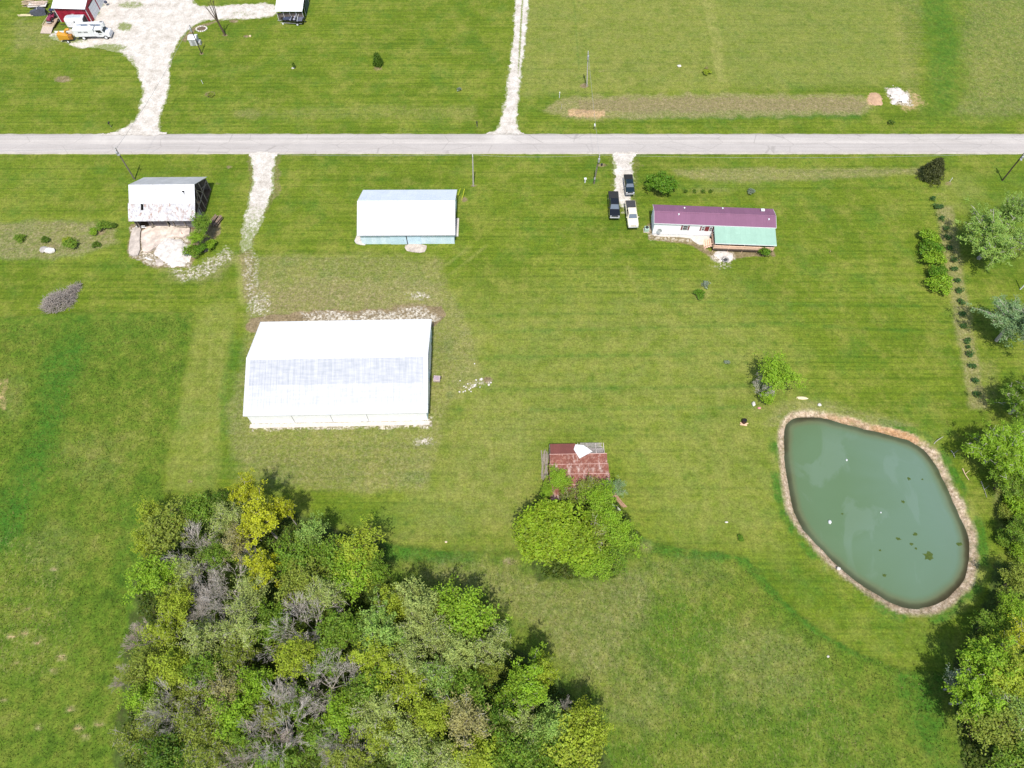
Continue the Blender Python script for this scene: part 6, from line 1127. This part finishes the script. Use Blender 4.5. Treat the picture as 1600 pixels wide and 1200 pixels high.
for i, (x, y) in enumerate(((1071, 298), (1085, 298), (1099, 298), (1111, 298))): shrub(x, y, 'dark', .5, .6, ORD[i]+' small bedding plant from the left behind the mobile home', 'bedding plants behind the mobile home', 'bedding_plant', 'plant', 'plant')
shrub(1174, 298, 'sage', .7, 1.1, 'pale grey shrub behind the right half of the mobile home'); shrub(718, 139, 'sage', .6, .7, 'grey uprooted brush tuft in the north lawn near the track', None, 'brush_tuft', 'plant', 'plant'); shrub(328, 147, 'olive', .9, .6, 'low brown brush mound in the north lawn near the gravel drive', None, 'brush_mound', 'plant', 'plant')
shrub(458, 101, 'dark', .5, 1.4, 'tiny sapling with white stones in the north lawn', None, 'sapling', 'plant', 'sapling'); rock(458, 107, (.7, .5, .3), 'white stones at the foot of the tiny north lawn sapling', ROCKW, 31)
tree(317, 352, 'dense', 'green', 2.1, 5, 'green tree hiding the right front corner of the old barn'); tree(309, 372, 'dense', 'bright', 1.6, 3.4, 'bright small tree below the one at the old barn corner'); shrub(298, 392, 'green', 1.4, 2.0, 'green shrub lowest at the right of the barn yard'); shrub(329, 381, 'bright', 1.1, 1.6, 'round bright shrub right of the barn yard'); shrub(312, 388, 'bush', 1.3, 2.0, 'dark bright shrub between the two barn yard shrubs')
for i, (x, y, c, r, lab) in enumerate(((161, 352, 'green', 1.3, 'green shrub nearest the old barn in the weedy strip'), (110, 380, 'green', 1.4, 'green shrub in the middle of the weedy strip'), (103, 374, 'lime', .9, 'lime tuft left of the middle weedy strip shrub'), (150, 382, 'dark', .8, 'dark low shrub at the right end of the weedy strip'), (70, 374, 'dark', .9, 'dark low shrub above the large white boulder'), (145, 362, 'bright', 1.0, 'bright low shrub below the shrub nearest the old barn'), (30, 372, 'green', 1.0, 'low green shrub at the far left of the weedy strip'), (178, 352, 'dark', .7, 'dark tuft just left of the old barn corner'))): shrub(x, y, c, r, r*1.0, lab, 'shrubs of the weedy strip')
tree(350, 32, 'bare', 'grey', 2.0, 9.4, 'upright leafless tree beside the gravel drive', 'leafless_tree', base=gp(352, 55)) if False else None
def upright_bare(px, py):
    t = thing('leafless_tree', gp(px, py), 0, 'upright leafless tree with few heavy limbs beside the gravel drive', 'tree'); rr = random.Random(3); TR = []; BR = []; f = Vector((-.5, 0, 3.2)); TR.append((Vector((0, 0, -.2)), f, .26, .2))
    for dx, dy, h in ((-1.6, .3, 3.4), (-.5, -.2, 4.4), (.5, .3, 4.8), (.3, -.5, 5.4)):
        m = f+Vector((dx*.55, dy*.5, h*.5)); e = f+Vector((dx, dy, h)); TR += [(f, m, .15, .1), (m, e, .1, .05)]
        for _ in range(6): p = m.lerp(e, rr.random()); BR.append((p, p+Vector((rr.uniform(-.5, .5), rr.uniform(-.4, .4), rr.uniform(.4, 1.2))), .035, .012))
    a = tubes_mesh('trunk', TR); a.materials.append(BARK); link('trunk', a, None, t); b_ = tubes_mesh('branches', BR, 4); b_.materials.append(BARK); link('branches', b_, None, t)
upright_bare(352, 55)
def brush_pile(px, py, rx, ry, h, rz, n, lab, seed):
    rs = random.Random(seed); g = gp(px, py); S = []
    for _ in range(n):
        u = rs.random()**.5; a = rs.uniform(0, 6.28); x, y = rx*u*math.cos(a), ry*u*math.sin(a); z = h*(1-u*u)*rs.uniform(.3, 1); d = Vector((rs.gauss(0, 1), rs.gauss(0, 1), rs.gauss(0, .35))).normalized()*rs.uniform(.4, 1.1); c = Vector((x, y, z+.05)); S.append((c-d, c+d, .028, .014))
    m = tubes_mesh('brush_pile', S, 3); m.materials.append(simple('dead_brush', L('a89e94'), .95, 0, .35, 2, .1)); o = link('brush_pile', m, None, None, (g.x, g.y, 0)); o.rotation_euler = (0, 0, rz); tag(o, lab, 'brush pile')
brush_pile(93, 473, 2.8, 2.0, 2.0, .45, 900, 'large grey heap of dead brush in the west lawn', 1); brush_pile(114, 455, 1.7, .8, .9, 1.0, 300, 'small tan heap of dead brush touching the large grey heap', 2)
# ---- undergrowth of the woods and tall grass: nobody could count these
def pick(polys_px, n, seed, thresh=0):
    rs = np.random.RandomState(seed); out = []
    for poly, k in polys_px:
        Wd = to_world(poly); xs = [p[0] for p in Wd]; ys = [p[1] for p in Wd]; X = rs.uniform(min(xs), max(xs), k); Y = rs.uniform(min(ys), max(ys), k); d = sdf(Wd, X, Y)+(fbm(X, Y, .6, 3)-.5)*2; out.append(np.stack([X, Y], 1)[d > thresh])
    return np.concatenate(out), rs
woodp = [(240, 800), (300, 785), (450, 800), (520, 840), (600, 856), (605, 925), (700, 935), (760, 975), (840, 1045), (930, 1130), (950, 1215), (190, 1215), (205, 1100), (215, 1000), (222, 880)]
rightp = [(1570, 880), (1535, 960), (1490, 1060), (1505, 1215), (1640, 1215), (1640, 880)]; clump = [(830, 800), (862, 765), (955, 775), (1000, 842), (960, 900), (850, 905)]
XY, rs = pick([(woodp, 75000), (rightp, 14000), (clump, 7000), ([(1555, 700), (1620, 700), (1620, 880), (1575, 880), (1560, 790)], 9000)], 0, 77)
hgt = 1.9*fbm(XY[:, 0], XY[:, 1], .35, 41)**1.5; C = np.stack([XY[:, 0], XY[:, 1], hgt*rs.uniform(.5, 1.1, len(XY))+.1], 1); N = rs.normal(size=C.shape)*.5+np.array([0, 0, .8]); N /= np.linalg.norm(N, axis=1)[:, None]
P, F = leaves(C, N, .2, rs, .6); tt = np.clip(.15+.6*fbm(XY[:, 0], XY[:, 1], .25, 44)+rs.uniform(-.2, .2, len(XY)), 0, 1)
tag(link('undergrowth', np_mesh('undergrowth', P, F, {'tint': np.repeat(np.stack([tt, rs.rand(len(tt))*.7, tt, tt*0+1], 1), 4, 0)}), LEAF['under']), 'low leafy undergrowth covering the floor of the wood', 'undergrowth', None, 'stuff')
def grass_mat():
    b = NB('tall_grass'); a = b.sep(b.attr('tint').outputs['Color']); c = b.ramp(a[0], [(0, L('3f5f1c')), (.45, L('586c24')), (.75, L('73763a')), (1, L('a0915e'))]); return b.base(c, .8, 0, .2)
fl = [(-40, 510), (300, 494), (258, 740), (256, 790), (225, 850), (200, 1000), (180, 1215), (-60, 1215)]; fr = [(600, 856), (850, 868), (900, 905), (1000, 845), (1160, 872), (1230, 950), (1330, 1020), (1480, 1056), (1500, 1215), (950, 1215), (860, 1050), (760, 960), (620, 920)]
XY, rs = pick([(fl, 70000), (fr, 60000)], 0, 78, .4); sel = rs.rand(len(XY)) < .25+.9*fbm(XY[:, 0], XY[:, 1], .5, 51); XY = XY[sel]; n = len(XY)
h = rs.uniform(.14, .42, n); a = rs.rand(n)*6.28; wd = rs.uniform(.03, .09, n); z0 = .2; lean = rs.normal(size=(n, 2))*.12
P = np.stack([np.stack([XY[:, 0]-np.cos(a)*wd, XY[:, 1]-np.sin(a)*wd, 0*h+z0-.1], 1), np.stack([XY[:, 0]+np.cos(a)*wd, XY[:, 1]+np.sin(a)*wd, 0*h+z0-.1], 1), np.stack([XY[:, 0]+lean[:, 0], XY[:, 1]+lean[:, 1], z0+h], 1)], 1).reshape(-1, 3)
px_, py_ = to_px(XY[:, 0], XY[:, 1]); strawy = np.where(px_ > 500, .12, 0)+.4*np.exp(-((px_-30)**2+(py_-970)**2)/60**2); tt = np.clip(fbm(XY[:, 0], XY[:, 1], .18, 55)*.9-.1+rs.uniform(-.2, .35, n)+strawy*rs.rand(n), 0, 1)
tag(link('tall_grass', np_mesh('tall_grass', P, np.arange(n*3).reshape(n, 3), {'tint': np.repeat(np.stack([tt, tt, tt, tt*0+1], 1), 3, 0)}), grass_mat()), 'tall unmown grass of the rough fields', 'grass', None, 'stuff')
